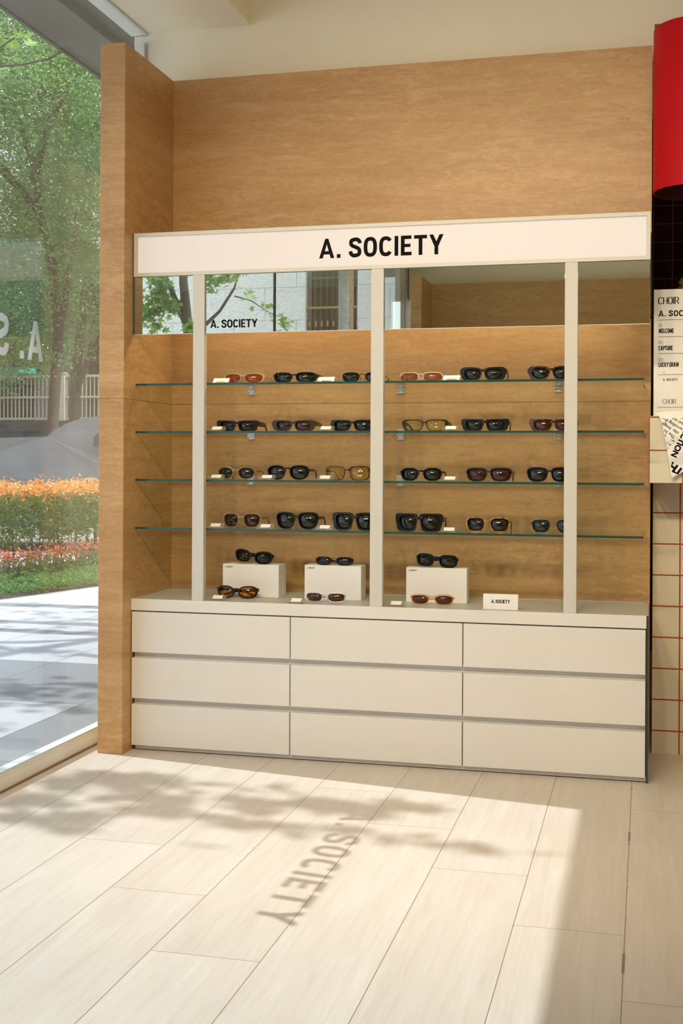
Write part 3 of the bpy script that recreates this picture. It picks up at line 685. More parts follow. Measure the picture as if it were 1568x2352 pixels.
sunglasses('black sporty oval sunglasses beside the amber ones on the top shelf', -1.210,4.17,S1, .158,.038,'f_black','l_black', n=2.9,t=0.003,cat=.08,bold=.004,th=.012,wrap=.018,gap=0.014,taper=0.22,**kw)
sunglasses('thin black wire sunglasses on the top shelf, half hidden by the middle upright', -.962,4.17,S1, .146,.034,'m_black','l_black', n=2.8,t=.0022,metal=True,gap=.020,th=.004,tm='f_black',wrap=.008,**kw)
sunglasses('white-browed half-rim sunglasses with tan lenses on the top shelf', -.756,4.17,S1, .148,.031,'m_white','l_tan', n=3.0,t=.0022,metal=True,gap=.016,half=True,th=.004,taper=.05,tm='m_silver',**kw)
sunglasses('wide black cat-eye sunglasses between the half-rim pair and the right upright on the top shelf', -.541,4.165,S1, .154,.046,'f_black','l_black', n=2.5,N=3.4,t=.0052,cat=.14,bold=.008,th=.016,gap=0.01,taper=0.3,**kw)
sunglasses('dark tortoise cat-eye sunglasses at the right end of the top shelf', -.312,4.165,S1, .154,.047,'f_tort','l_green', n=2.5,N=3.0,t=.0050,cat=.12,bold=.007,th=.015,gap=0.01,taper=0.3,**kw)
kw = dict(group=G_[1])
sunglasses('black thick-templed narrow sunglasses, far left on the second shelf', -1.420,4.165,S2, .152,.039,'f_black','l_black', n=3.2,N=5.0,t=.0042,cat=.10,bold=.012,th=.018,gap=0.011,taper=0.34,**kw)
sunglasses('dark olive narrow sunglasses with wine-brown lenses on the second shelf', -1.211,4.165,S2, .156,.040,'f_olive','l_wine', n=2.9,N=3.8,t=.0046,cat=.10,bold=.012,th=.016,gap=0.011,taper=0.34,**kw)
sunglasses('black narrow sunglasses on the second shelf, cut by the middle upright', -.996,4.165,S2, .156,.040,'f_black','l_black', n=3.0,N=4.0,t=.0044,cat=.08,bold=.008,th=.014,gap=0.011,taper=0.34,**kw)
sunglasses('dark green frames with clear pale-yellow lenses on the second shelf', -.741,4.165,S2, .156,.040,'f_green','l_pale', n=3.4,N=4.0,t=0.003,cat=.07,bold=0.006,th=.012,gap=0.011,taper=0.3,**kw)
sunglasses('black sharp-cornered sunglasses left of the right upright on the second shelf', -.534,4.165,S2, .158,.041,'f_black','l_black', n=3.4,N=5.5,t=.0046,cat=0.12,bold=.010,th=.013,gap=0.01,taper=0.34,**kw)
sunglasses('tortoise narrow sunglasses with brown lenses at the right end of the second shelf', -.304,4.165,S2, .156,.041,'f_tort','l_brown', n=3.2,N=5.0,t=.0044,cat=0.12,bold=.009,th=.013,gap=0.01,taper=0.34,**kw)
kw = dict(group=G_[2])
sunglasses('clear champagne sunglasses with round dark green lenses, far left on the third shelf', -1.425,4.17,S3, .140,.046,'f_clear','l_green', n=2.3,t=0.004,gap=.016,th=.007,taper=0.16,tm='f_amber',**kw)
sunglasses('black rounded sunglasses with silver rivets look, second from the left on the third shelf', -1.230,4.165,S3, .152,.052,'f_black','l_black', n=2.4,t=0.003,gap=0.016,th=.008,taper=0.26,bz=.75,**kw)['label'] = 'black rounded sunglasses with a high bridge, second from the left on the third shelf'
sunglasses('tortoise square sunglasses with yellow lenses on the third shelf', -1.012,4.16,S3, .156,.050,'f_tort','l_yellow', n=3.8,t=0.003,gap=0.018,th=.007,taper=0.2,bz=.70,**kw)
sunglasses('black angular six-sided sunglasses right of the middle upright on the third shelf', -.753,4.165,S3, .144,.047,'f_black','l_black', n=2.5,t=0.0034,gap=.014,th=.008,taper=0.16,poly=10,**kw)
sunglasses('grey-green sunglasses with brown lenses on the third shelf', -.520,4.165,S3, .152,.047,'f_green','l_brown', n=3.2,t=0.003,gap=0.012,th=.008,taper=0.34,cat=.04,bz=.66,**kw)
sunglasses('black soft-square sunglasses at the right end of the third shelf', -.316,4.165,S3, .150,.050,'f_black','l_black', n=3.0,t=0.0036,gap=0.012,th=.009,taper=0.32,cat=.04,**kw)
kw = dict(group=G_[3])
sunglasses('clear peach sunglasses with plum-brown lenses, far left on the lowest shelf', -1.412,4.195,S4, .140,.053,'f_peach','l_wine', n=3.0,t=0.0042,gap=.016,th=.008,taper=0.26,tm='f_amber',**kw)
sunglasses('large black square sunglasses, second from the left on the lowest shelf', -1.196,4.165,S4, .152,.060,'f_black','l_black', n=2.9,t=0.0036,gap=0.013,th=.010,taper=0.4,cat=.05,**kw)
sunglasses('bold black flat-topped sunglasses on the lowest shelf, cut by the middle upright', -.984,4.155,S4, .158,.062,'f_black','l_green', n=2.5,N=4.5,t=0.0048,gap=0.011,th=.014,taper=0.36,bold=.006,cat=0.02,**kw)
sunglasses('oversized thick black sunglasses right of the middle upright on the lowest shelf', -.758,4.155,S4, .160,.062,'f_black','l_black', n=2.6,N=5.5,t=0.0052,gap=0.011,th=.015,taper=0.36,bold=.007,cat=0.02,**kw)
sunglasses('honey-brown sunglasses with dark lenses left of the right upright on the lowest shelf', -.526,4.19,S4, .148,.052,'f_amber','l_black', n=3.0,t=0.004,gap=.016,th=.008,taper=0.3,tm='f_tort',**kw)
sunglasses('clear smoke-grey sunglasses with slate lenses at the right end of the lowest shelf', -.304,4.19,S4, .150,.050,'f_grey','l_blue', n=3.0,t=0.0038,gap=.018,th=.007,taper=0.28,tm='f_tort',**kw)

# ---- white boxes, sunglasses on and before them
BX = [(-1.501,-1.288,4.257,4.352,.118), (-1.189,-.981,4.250,4.325,.122), (-.821,-.606,4.264,4.320,.122)]
BL = ['deep white box with a lid seam, left on the worktop, with a small printed name', 'white box in the middle of the worktop, left of the middle upright', 'white box on the worktop right of the middle upright']
for i, ((x0, x1, y0, y1, h), lab) in enumerate(zip(BX, BL)):
    oc = ((x0+x1)/2, (y0+y1)/2, .5422); q = lambda p: rel(oc, p)
    bo = thing('display_box', lab, 'box', oc, group='white display boxes on the worktop')
    m = MB()
    if i == 0:
        m.box(q((x0,y0,.5422)), q((x1,y0+.052,.5422+h)), bev=.0008); m.box(q((x0+.002,y0+.0535,.5422)), q((x1,y1,.5422+h-.001)), bev=.0008)
        m.box(q((x0+.002,y0+.051,.5432)), q((x1-.002,y0+.055,.5422+h-.003)))
    else: m.box(q((x0,y0,.5422)), q((x1,y1,.5422+h)), bev=.0008)
    m.build('box_body', M['box_white'], bo)
    m = MB(); cp = .0048; lettering(m, 'A. SOCIETY', cp, lambda u, v, w: q((x0+.008+u, y0-.0001-w, .5422+h-.0125+v)), .0003, GB, .10); m.build('lettering', M['black'], bo)
kw = dict(folded=True, group='sunglasses on top of the white boxes')
sunglasses('chunky black wrap sunglasses tilted on top of the left white box', -1.392,4.262,.5424+.118, .142,.046,'f_black','l_black', n=2.3,N=2.5,t=.0042,cat=.20,bold=.004,th=.013,wrap=.018,gap=.014,roll=R(5.5),**kw)
sunglasses('small black metal sunglasses on top of the middle white box', -1.082,4.256,.5424+.122, .138,.031,'m_black','l_black', n=2.7,t=.0022,metal=True,gap=.016,th=.004,tm='f_black',**kw)
sunglasses('black chunky square sunglasses with metal-tipped temples on top of the right white box', -.715,4.268,.5424+.122, .145,.045,'f_black','l_green', n=2.7,N=3.0,t=.0045,gap=.018,th=.010,taper=.15,roll=R(3),**kw)
kw = dict(folded=True, group='sunglasses lying before the white boxes')
sunglasses('black oval sunglasses with orange lenses before the left white box', -1.427,4.190,.5423, .152,.045,'f_black','l_orange', n=2.3,N=2.4,t=.0042,cat=.12,bold=.004,th=.013,wrap=.016,gap=.014,**kw)
sunglasses('silver wire sunglasses with chocolate lenses before the middle white box', -1.091,4.165,.5423, .142,.034,'m_silver','l_choc', n=3.0,t=.0036,metal=True,gap=.018,th=.004,tm='m_silver',**kw)
sunglasses('clear peach sunglasses with chocolate lenses before the right white box', -.716,4.185,.5423, .150,.038,'f_peach','l_choc', n=2.7,N=3.2,t=.0050,gap=.018,th=.009,taper=.12,**kw)
# ---- clear price card holders
def holder(x, y, z, lab, grp):
    o = thing('card_holder', lab, 'card holder', (x, y, z), group=grp)
    m = MB(); m.box((-.0285,-.014,0), (.0285,.014,.004), bev=.0008); m.box((-.0285,.008,.004), (-.0225,.014,.016)); m.box((.0225,.008,.004), (.0285,.014,.016)); m.box((-.0285,-.014,.004), (-.0225,-.008,.009)); m.box((.0225,-.014,.004), (.0285,-.008,.009))
    Tm = Matrix.Translation((0,0,.0105)) @ Matrix.Rotation(R(34),4,'X'); m.box((-.0285,-.0135,-.0035), (.0285,.0135,.0), 0, Tm)
    m.build('acrylic_block', M['acrylic'], o)
    m = MB(); m.box((-.018,-.0095,.0002), (.018,.0095,.0009), 0, Tm); c_ = m.build('card', M['paper_white'], o)
g = 'clear card holders between the sunglasses'
for x, z, lab in ((-1.470,S1,'clear card holder left of the amber-lensed pair on the top shelf'), (-1.084,S1,'clear card holder between the black sporty pair and the middle upright, top shelf'), (-.644,S1,'clear card holder right of the white-browed pair on the top shelf'),
    (-1.484,S2,'clear card holder at the left end of the second shelf'), (-1.084,S2,'clear card holder between the olive pair and the next black pair, second shelf'), (-.646,S2,'clear card holder right of the dark green pair with clear lenses'),
    (-1.486,S3,'clear card holder at the left end of the third shelf'), (-1.297,S3,'clear card holder between the champagne pair and the black rounded pair'), (-1.086,S3,'clear card holder left of the yellow-lensed pair'), (-.648,S3,'clear card holder right of the angular black pair, third shelf'),
    (-1.488,S4,'clear card holder at the left end of the lowest shelf'), (-1.302,S4,'clear card holder between the peach pair and the large black pair'), (-1.086,S4,'clear card holder right of the large black square pair, lowest shelf'), (-.650,S4,'clear card holder right of the oversized black pair, lowest shelf')):
    holder(x, 4.140, z, lab, g)
g = 'clear card holders on the worktop'
holder(-1.467,4.125,.5423,'clear card holder on the worktop left of the orange-lensed pair',g)
holder(-1.180,4.112,.5423,'clear card holder on the worktop left of the silver pair',g)
holder(-.828,4.122,.5423,'clear card holder on the worktop left of the peach pair, by the middle upright',g)
for o in [o for o in bpy.data.objects if o.name.startswith('card_holder') and abs(o.location.z-.5423) < .001]:
    o.location.x += {-1.467:-.006}.get(round(o.location.x,3), 0)
# ---- small acrylic name block
so = thing('name_block', 'small frosted block reading A. SOCIETY standing alone on the worktop', 'sign block', (-.4715,4.125,.5422))
m = MB(); m.box((-.0585,-.009,0), (.0585,.009,.052), bev=.001); m.build('block', M['box_white'], so)
m = MB(); cp = .0115; wdt = .063; lettering(m, 'A. SOCIETY', cp, lambda u, v, w: (-wdt/2+u, -.0091-w, .0225+v), .0004, GB, track_for('A. SOCIETY', cp, wdt)); m.build('lettering', M['black'], so)

# ================================================================== TILED SERVICE COUNTER
KO = (.6, 4.7, 0); q = lambda p: rel(KO, p)
kc = thing('service_counter', 'cream tiled service counter with red grout at the right edge', 'counter', KO)
m = MB(); m.box(q((.0225,4.53,0)), q((1.6,4.93,.967))); m.build('counter_base', M['tile_white'], kc)
m = MB(); m.box(q((.0078,4.30,.967)), q((1.6,4.468,1.1955)), bev=.001); m.box(q((.0225,4.468,.967)), q((1.6,4.95,1.1955))); m.build('counter_block', M['tile_block'], kc)
# poster
PO = (.16, 4.365, 1.1957); q = lambda p: rel(PO, p)
ps = thing('event_poster', 'white printed poster board headed CHOIR standing on the tiled counter', 'poster', PO)
m = MB(); m.box(q((.0215,4.360,1.1957)), q((.325,4.366,1.632))); m.box(q((.10,4.366,1.1957)), q((.24,4.42,1.2)),0); m.box(q((.165,4.366,1.1957)), q((.175,4.41,1.45)),0); m.build('board', M['paper_white'], ps)
m = MB(); P = lambda x, z: (lambda u, v, w: q((x+u, 4.3598-w, z+v)))
lettering(m, 'CHOIR', .0235, P(.036,1.5815), .0003, GT, .12, 1.0, serif=1); 
for dx in (.0007, -.0007, .0012): lettering(m, 'CHOIR', .0235, P(.036+dx,1.5815), .0003, GT, .12, 1.0)
lettering(m, 'A. SOCIETY', .0205, P(.037,1.5392), .0003, GB, .12, 1.05)
for z in (1.5272, 1.4693, 1.4120, 1.3392, 1.2272): m.box(q((.037,4.3593,z-.0005)), q((.30,4.3600,z+.0005)))
lettering(m, '01.', .0105, P(.0375,1.5030), .0003, GT, .12, 1.15); lettering(m, 'WELCOME', .0155, P(.0375,1.4820), .0003, GP, .03, .72)
lettering(m, '02.', .0105, P(.0375,1.4455), .0003, GT, .12, 1.15); lettering(m, 'CAPTURE', .0155, P(.0375,1.4230), .0003, GP, .03, .72)
lettering(m, '03.', .0105, P(.0375,1.3860), .0003, GT, .12, 1.15); lettering(m, 'LUCKY DRAW', .0155, P(.0375,1.3660), .0003, GP, .03, .72)
lettering(m, 'O.M', .0028, P(.053,1.3450), .0003, GB, .2)
lettering(m, 'A. SOCIETY', .0077, P(.0525,1.3185), .0003, GB, .13, .95); lettering(m, 'CHOIR', .0155, P(.0525,1.2395), .0003, GT, .10, 1.0, serif=1); lettering(m, 'CHOIR', .0155, P(.0530,1.2395), .0003, GT, .10, 1.0)
m.build('print', M['black'], ps)
# newspaper-print wrap draped over the counter front
wo_ = thing('printed_wrap', 'newspaper-printed paper wrap hanging over the front of the tiled counter', 'paper wrap', (.16,4.28,1.09))
WO = (.16,4.28,1.09)
def wrap_pt(x, z, off=0.0):
    # z > 1.20 lies back over the counter edge
    ripple = .006*math.sin(x*70+z*25) + .004*math.sin(z*90-x*30)
    bulge = .030*math.exp(-((x-.16)/.12)**2)*math.exp(-((z-1.13)/.10)**2)
    y = 4.290 - .006 - bulge + ripple*.6
    if z > 1.185: y += (z-1.185)*1.6
    return Vector((x, y - off, z))
ol = [(0.0,(.030,1.206)), (.25,(.046,1.180)), (.5,(.060,1.110)), (.75,(.072,1.040)), (1.0,(.080,.984))]
def lx_at(z):
    pts = [(1.209,.0245),(1.196,.036),(1.188,.043),(1.160,.050),(1.110,.061),(1.050,.071),(1.010,.0765),(.984,.083)]
    for (za, xa), (zb_, xb) in zip(pts, pts[1:]):
        if zb_ <= z <= za: return xa + (xb-xa)*(za-z)/(za-zb_)
    return pts[0][1] if z > 1.2 else pts[-1][1]
m = MB(); nx, nz = 36, 40; vs = []
def wtop(x): return 1.2055 + .010*math.sin(min(1, max(0, (x-.02)/.16))*math.pi*.8)
def wbot(x): return .984 + .022*min(1, max(0, (x-.08)/.04)) + .05*max(0, x-.12)
for i in range(nz+1):
    for j in range(nx+1):
        s_ = j/nx; tt = i/nz
        z = wtop(.05+s_*.2)*(1-tt) + (wbot(.08+s_*.22))*tt
        x = lx_at(z) + s_*(.300 - lx_at(z)); vs.append(wrap_pt(x, z) - Vector(WO))
fs = [(i*(nx+1)+j, i*(nx+1)+j+1, (i+1)*(nx+1)+j+1, (i+1)*(nx+1)+j) for i in range(nz) for j in range(nx)]
m.add(vs, fs, 0, True)
o = m.build('paper_sheet', M['paper_white'], wo_); md = o.modifiers.new('thick', 'SOLIDIFY'); md.thickness = .0012; md.offset = 1
def wtext(text, x, z, ang, size, bold, name):
    """text printed on the wrap: built with the built-in typeface, wrapped on the sheet"""
    cu = bpy.data.curves.new(name, 'FONT'); cu.body = text; cu.size = size; cu.offset = bold; cu.resolution_u = 3
    tmp = bpy.data.objects.new(name, cu); COL.objects.link(tmp)
    dg = bpy.context.evaluated_depsgraph_get(); me = bpy.data.meshes.new_from_object(tmp.evaluated_get(dg))
    bpy.data.objects.remove(tmp); ca, sa = math.cos(ang), math.sin(ang); out = MB(); ok = []
    for v in me.vertices:
        px = x + v.co.x*ca - v.co.y*sa; pz = z + v.co.x*sa + v.co.y*ca
        ok.append(px > lx_at(pz)+.001 and .99 < pz < 1.207 and px < .29)
        out.v.append(tuple(wrap_pt(px, pz, .0018) - Vector(WO)))
    for p in me.polygons:
        if all(ok[i] for i in p.vertices): out.f.append(tuple(p.vertices)); out.m.append(0); out.sm.append(False)
    return out
allm = MB()
def merge(mb, b_): 
    o_ = len(mb.v); mb.v += b_.v; mb.f += [tuple(i+o_ for i in f) for f in b_.f]; mb.m += b_.m; mb.sm += b_.sm
A_ = R(147)
for i, (ln) in enumerate(('The Summer in the', 'city. Imagine your', 'scrolling through a', 'your mind drifts. As', 'simply staying in', 'a selection of news')):
    merge(allm, wtext(ln, .0935+.0115*i, 1.1265+.0125*i, A_, .0150, .0002, 'para'))
merge(allm, wtext('A COLLECTION', .081, 1.0985, A_, .0120, 0, 'sub1')); merge(allm, wtext('THE', .074, 1.086, A_, .0110, 0, 'sub2'))
merge(allm, wtext('ECTION', .1215, 1.150, R(-116), .0270, .0012, 'big1')); merge(allm, wtext('THE', .1215, 1.012, R(144), .0370, .0018, 'big2'))
allm.box((-.055,-.02,0), (-.055,-.02,0))
allm.build('print', M['black'], wo_, fix=False)
# ring bar under paragraph
m = MB()
for k_, wd_ in ((0, .0028), (.005, .0008)):
    p0, p1 = (.090-k_*.4, 1.1095-k_*.8), (.058-k_*.4, 1.1325-k_*.8)
    m.add([wrap_pt(p0[0], p0[1], .0019)-Vector(WO), wrap_pt(p1[0], p1[1], .0019)-Vector(WO), wrap_pt(p1[0], p1[1]-wd_, .0019)-Vector(WO), wrap_pt(p0[0], p0[1]-wd_, .0019)-Vector(WO)], [(0,1,2,3)])
m.build('print_rule', M['black'], wo_, fix=False)
# red cylinder shade
cy = thing('cylinder_pendant', 'large glossy red cylindrical pendant shade hanging over the tiled counter', 'pendant lamp', (.152,4.42,1.975))
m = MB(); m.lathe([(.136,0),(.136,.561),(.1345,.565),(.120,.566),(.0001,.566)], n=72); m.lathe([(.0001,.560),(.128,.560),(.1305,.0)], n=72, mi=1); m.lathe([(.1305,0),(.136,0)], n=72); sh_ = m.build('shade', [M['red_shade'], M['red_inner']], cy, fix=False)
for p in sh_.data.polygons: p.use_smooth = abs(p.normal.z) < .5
m = MB(); m.tube([(0,0,.566),(0,0,1.125)], .006, 10); m.build('rod', M['dark'], cy)
m = MB(); m.lathe([(.0001,0),(.05,0),(.05,-.02),(.0001,-.02)], (0,0,1.125), 32); m.build('ceiling_rose', M['red_shade'], cy)

# ================================================================== PERSON behind the counter
pr = thing('person', 'dark-haired person standing behind the tiled counter, mostly hidden by the poster', 'person', (.200, 5.12, 0))
def skinned(name, pts, edges, mat, parent, sub=2, root=0):
    me = bpy.data.meshes.new(name); me.from_pydata([p[0] for p in pts], edges, []); o = bpy.data.objects.new(name, me); COL.objects.link(o); o.parent = parent
    md = o.modifiers.new('skin', 'SKIN'); md.use_smooth_shade = True
    for i, p in enumerate(pts):
        r_ = p[1]; me.skin_vertices[0].data[i].radius = r_ if isinstance(r_, tuple) else (r_, r_)
    me.skin_vertices[0].data[root].use_root = True
    s_ = o.modifiers.new('sub', 'SUBSURF'); s_.levels = sub; s_.render_levels = sub
    me.materials.append(mat); return o
M['skin'] = plain('skin', (.50,.24,.13), .5, 0, .08, 12); M['hair'] = plain('black_hair', (.008,.007,.006), .45); M['shirt'] = plain('black_cotton', (.02,.02,.022), .85)
k = 1.012
pts = [((0,0,.98*k),(.15,.11)), ((0,0,1.15*k),(.14,.10)), ((0,0,1.36*k),(.155,.105)), ((0,-.005,1.46*k),(.10,.07)), ((0,-.012,1.53*k),(.052,.055)),
       ((-.10,0,.92*k),(.085,.09)), ((-.11,-.005,.50*k),(.060,.062)), ((-.11,.01,.09*k),(.040,.042)), ((-.12,-.14,.035),(.038,.030)),
       ((.10,0,.92*k),(.085,.09)), ((.11,-.005,.50*k),(.060,.062)), ((.11,.01,.09*k),(.040,.042)), ((.12,-.14,.035),(.038,.030)),
       ((-.20,0,1.42*k),(.052,.052)), ((-.25,-.0,1.13*k),(.042,.042)), ((-.24,-.055,.90*k),(.028,.030)),
       ((.20,0,1.42*k),(.052,.052)), ((.25,-.0,1.13*k),(.042,.042)), ((.24,-.055,.90*k),(.028,.030)), ((-.12,0,1.44*k),(.07,.06)), ((.12,0,1.44*k),(.07,.06))]
ed = [(0,1),(1,2),(2,3),(3,4),(0,5),(5,6),(6,7),(7,8),(0,9),(9,10),(10,11),(11,12),(3,19),(19,13),(13,14),(14,15),(3,20),(20,16),(16,17),(17,18)]
skinned('body', pts, ed, M['skin'], pr)
def clothed(name, ids, grow, mat):
    mp = {i: n_ for n_, i in enumerate(ids)}
    pp = [(pts[i][0], (pts[i][1][0]+grow, pts[i][1][1]+grow)) for i in ids]; ee = [(mp[a_], mp[b_]) for a_, b_ in ed if a_ in mp and b_ in mp]
    return skinned(name, pp, ee, mat, pr)
clothed('shirt', [0,1,2,3,19,13,14,20,16,17], .012, M['shirt']); clothed('trousers', [0,5,6,7,9,10,11], .013, M['shirt'])
for sg_ in (-1, 1):   # hands: palm and five fingers hanging relaxed beside the body
    hb = Vector((sg_*.24,-.06,.88*k)); P_ = [(hb+Vector((0,0,.02)), .024), (hb+Vector((0,-.006,-.035)), .026), (hb+Vector((0,-.010,-.075)), .024)]; E_ = [(0,1),(1,2)]
    for fi, (dy, ln_) in enumerate(((-.028,.068),(-.010,.078),(.008,.074),(.025,.058))):
        a0 = hb+Vector((0,-.010+dy,-.085)); n0 = len(P_)
        P_ += [(a0, .0095), (a0+Vector((-sg_*.004,-.004,-ln_*.5)), .0085), (a0+Vector((-sg_*.016,-.006,-ln_)), .0075)]; E_ += [(2,n0),(n0,n0+1),(n0+1,n0+2)]
    n0 = len(P_); P_ += [(hb+Vector((-sg_*.010,-.030,-.040)), .011), (hb+Vector((-sg_*.018,-.048,-.072)), .009), (hb+Vector((-sg_*.020,-.050,-.092)), .008)]; E_ += [(1,n0),(n0,n0+1),(n0+1,n0+2)]
    skinned('hand', P_, E_, M['skin'], pr, 1)
# head, turned towards the window side
hd = MB(); nu, nv_ = 40, 28
def headp(a_, b_):
    x_ = math.sin(b_)*math.sin(a_); y_ = -math.sin(b_)*math.cos(a_); z_ = math.cos(b_)
    jaw = max(0, -z_); w_ = .080*(1-.25*jaw**1.5); d_ = .100*(1-.10*jaw)
    px, py, pz = x_*w_, y_*d_ - .012*jaw*(1 if y_ < 0 else .2), z_*.128
    fr_ = max(0, -y_)
    g_ = lambda cx_, cz_, s_x, s_z: math.exp(-((px-cx_)/s_x)**2-((pz-cz_)/s_z)**2)*fr_
    py -= .024*g_(0,-.026,.010,.016) + .014*g_(0,-.005,.008,.024) + .007*g_(0,-.062,.024,.009) + .006*g_(0,.020,.045,.008)
    py += .010*(g_(-.032,.003,.016,.011) + g_(.032,.003,.016,.011)) + .004*g_(0,-.050,.03,.004)
    return (px, py, pz)
hv = [headp(2*math.pi*i/nu, math.pi*j/nv_) for j in range(nv_+1) for i in range(nu)]
hd.add(hv, [(j*nu+i, j*nu+(i+1)%nu, (j+1)*nu+(i+1)%nu, (j+1)*nu+i) for j in range(nv_) for i in range(nu)], 0, True)
for sg_ in (-1, 1):
    hd.lathe([(.0001,-.011),(.008,-.009),(.011,0),(.008,.009),(.0001,.011)], (sg_*.031,-.082,.003), 14, 1)
    hd.tube([(sg_*.018,-.098,.021),(sg_*.032,-.095,.026),(sg_*.048,-.082,.021)], [.0025,.0035,.002], 6, 1)
    hd.tube([(sg_*.079,.0,.015),(sg_*.090,.012,.018),(sg_*.092,.018,-.005),(sg_*.080,.006,-.030)], [.006,.009,.009,.006], 8, 0)
hd.tube([(-.022,-.098,-.060),(0,-.106,-.058),(.022,-.098,-.060)], [.002,.005,.002], 8, 2)
HZ = 1.722
M['lip'] = plain('lips', (.40,.12,.09), .5)
ho = hd.build('head', [M['skin'], M['hair'], M['lip']], pr); ho.location = (0.0,-.015,HZ-.003); ho.rotation_euler = (0,0,R(-34))
hr = MB(); vs = []
for j in range(15):
    for i in range(nu):
        a_ = 2*math.pi*i/nu; fr_ = max(0, math.cos(a_)); b_ = math.pi*j/28*(1.34 - .62*fr_)
        p_ = Vector(headp(a_, b_)); sc_ = 1.10 + .02*math.sin(a_*9); vs.append((p_.x*sc_, p_.y*sc_+.004, p_.z*1.10+.003))
hr.add(vs, [(j*nu+i, j*nu+(i+1)%nu, (j+1)*nu+(i+1)%nu, (j+1)*nu+i) for j in range(14) for i in range(nu)], 0, True)
hh = hr.build('hair', M['hair'], ho); md = hh.modifiers.new('thick', 'SOLIDIFY'); md.thickness = .008

# ================================================================== OUTSIDE
sbox('paving', (-30,-25,-.10), (-1.94,34,-.0005), M['paving'], 'granite paving outside the window')
def leaves(name, mats, pts, size, parent=None, narrow=.5, star=False, mi=None, up=.3, rseed=1):
    """many folded leaves in one mesh; pts list of positions"""
    r_ = random.Random(rseed); V = []; F = []; MI = []
    for n_, p in enumerate(pts):
        s_ = size*r_.uniform(.7, 1.25)
        d = Vector((r_.gauss(0,1), r_.gauss(0,1), r_.gauss(0,.6))).normalized()
        nrm = Vector((r_.gauss(0,.7), r_.gauss(0,.7), up+r_.random()))
        sd = d.cross(nrm)
        if sd.length < .01: continue
        sd.normalize(); nn = sd.cross(d); o_ = len(V); p = Vector(p)
        if star:
            pr_ = [(0,0),(.16,-.42),(.30,-.18),(.62,-.52),(.60,-.16),(1,0),(.60,.16),(.62,.52),(.30,.18),(.16,.42)]
            V += [p + d*(a_*s_) + sd*(b_*s_) + nn*(abs(b_)*.35*s_) for a_, b_ in pr_]
            F += [(o_,o_+1,o_+2),(o_,o_+2,o_+4),(o_+2,o_+3,o_+4),(o_,o_+4,o_+5),(o_,o_+5,o_+6),(o_,o_+6,o_+8),(o_+6,o_+7,o_+8),(o_,o_+8,o_+9)]; MI += [mi[n_] if mi else 0]*8
        else:
            V += [p, p+d*(s_*.45)+sd*(s_*narrow*.5)+nn*(s_*.10), p+d*s_, p+d*(s_*.45)-sd*(s_*narrow*.5)+nn*(s_*.10)]
            F += [(o_,o_+1,o_+2),(o_,o_+2,o_+3)]; MI += [mi[n_] if mi else 0]*2
    me = bpy.data.meshes.new(name); me.from_pydata([tuple(v) for v in V], [], F)
    for q_ in mats: me.materials.append(q_)
    me.polygons.foreach_set('material_index', MI); me.update()
    o = bpy.data.objects.new(name, me); COL.objects.link(o)
    if parent: o.parent = parent
    return o
def blob(c, r3, n, r_, shell=.55):
    o = []
    for _ in range(n):
        v = Vector((r_.gauss(0,1), r_.gauss(0,1), r_.gauss(0,1))).normalized(); q_ = (shell + (1-shell)*r_.random())
        o.append((c[0]+v.x*r3[0]*q_, c[1]+v.y*r3[1]*q_, c[2]+v.z*r3[2]*q_))
    return o
def tree(name, label, base, trunk, limbs, blobs, n, size, seed, star=False, mat='leaf'):
    r_ = random.Random(seed); tr = thing(name, label, 'tree', base)
    m = MB(); m.tube([Vector(p[:3])-Vector(base) for p in trunk], [p[3] for p in trunk], 12)
    m.build('trunk', M['bark'], tr)
    m = MB()
    for lb in limbs: m.tube([Vector(p[:3])-Vector(base) for p in lb], [p[3] for p in lb], 8)
    if limbs: m.build('branches', M['bark'], tr)
    pts_ = []; tot = sum(b_[1][0]*b_[1][1]*b_[1][2] for b_ in blobs)
    for c_, r3 in blobs:
        nn = int(n*(r3[0]*r3[1]*r3[2])/tot)
        # clumps inside each blob
        cl = max(4, nn//45)
        for cc in blob(c_, r3, cl, r_, .35): pts_ += blob(cc, (r3[0]*.20+.10,)*3, nn//cl, r_, .1)
    pts_ = [tuple(Vector(p)-Vector(base)) for p in pts_]
    lf = leaves('foliage', [M[mat]], pts_, size, tr, .7, star, rseed=seed)
    return tr
# trees seen through the window
tree('street_tree', 'tall leafy tree with a curved dark trunk behind the car, left through the window', (-7.75,15.0,0),
     [(-7.74,15,0,.12),(-7.72,15,.9,.09),(-7.69,15,1.6,.075),(-7.62,15,2.8,.065),(-7.72,15,3.7,.06),(-7.92,15,4.4,.055),(-7.95,15,4.9,.05),(-8.25,15,5.7,.035),(-8.5,15,6.8,.02)],
     [[(-7.65,15,2.3,.045),(-7.4,14.8,3.3,.045),(-7.2,14.7,4.3,.03)], [(-7.93,15,4.4,.05),(-8.6,14.8,5.2,.05),(-9.2,14.7,5.6,.03)], [(-8.0,15,4.8,.06),(-7.6,14.7,5.5,.04),(-7.2,14.6,6.0,.02)]],
     [((-8.6,14.6,4.0),(1.5,1.0,1.0)), ((-7.6,14.4,5.6),(1.6,1.2,1.1)), ((-9.0,14.8,6.4),(1.6,1.2,1.2)), ((-7.6,14.8,3.6),(1.1,.9,.75)), ((-8.4,15,2.5),(1.1,.8,.5)), ((-7.6,15.2,7.0),(1.6,1.2,.9)), ((-6.6,14.6,4.6),(1.0,.9,1.4)), ((-10,14.8,4.6),(1.3,1,1.5))], 85000, .046, 11)
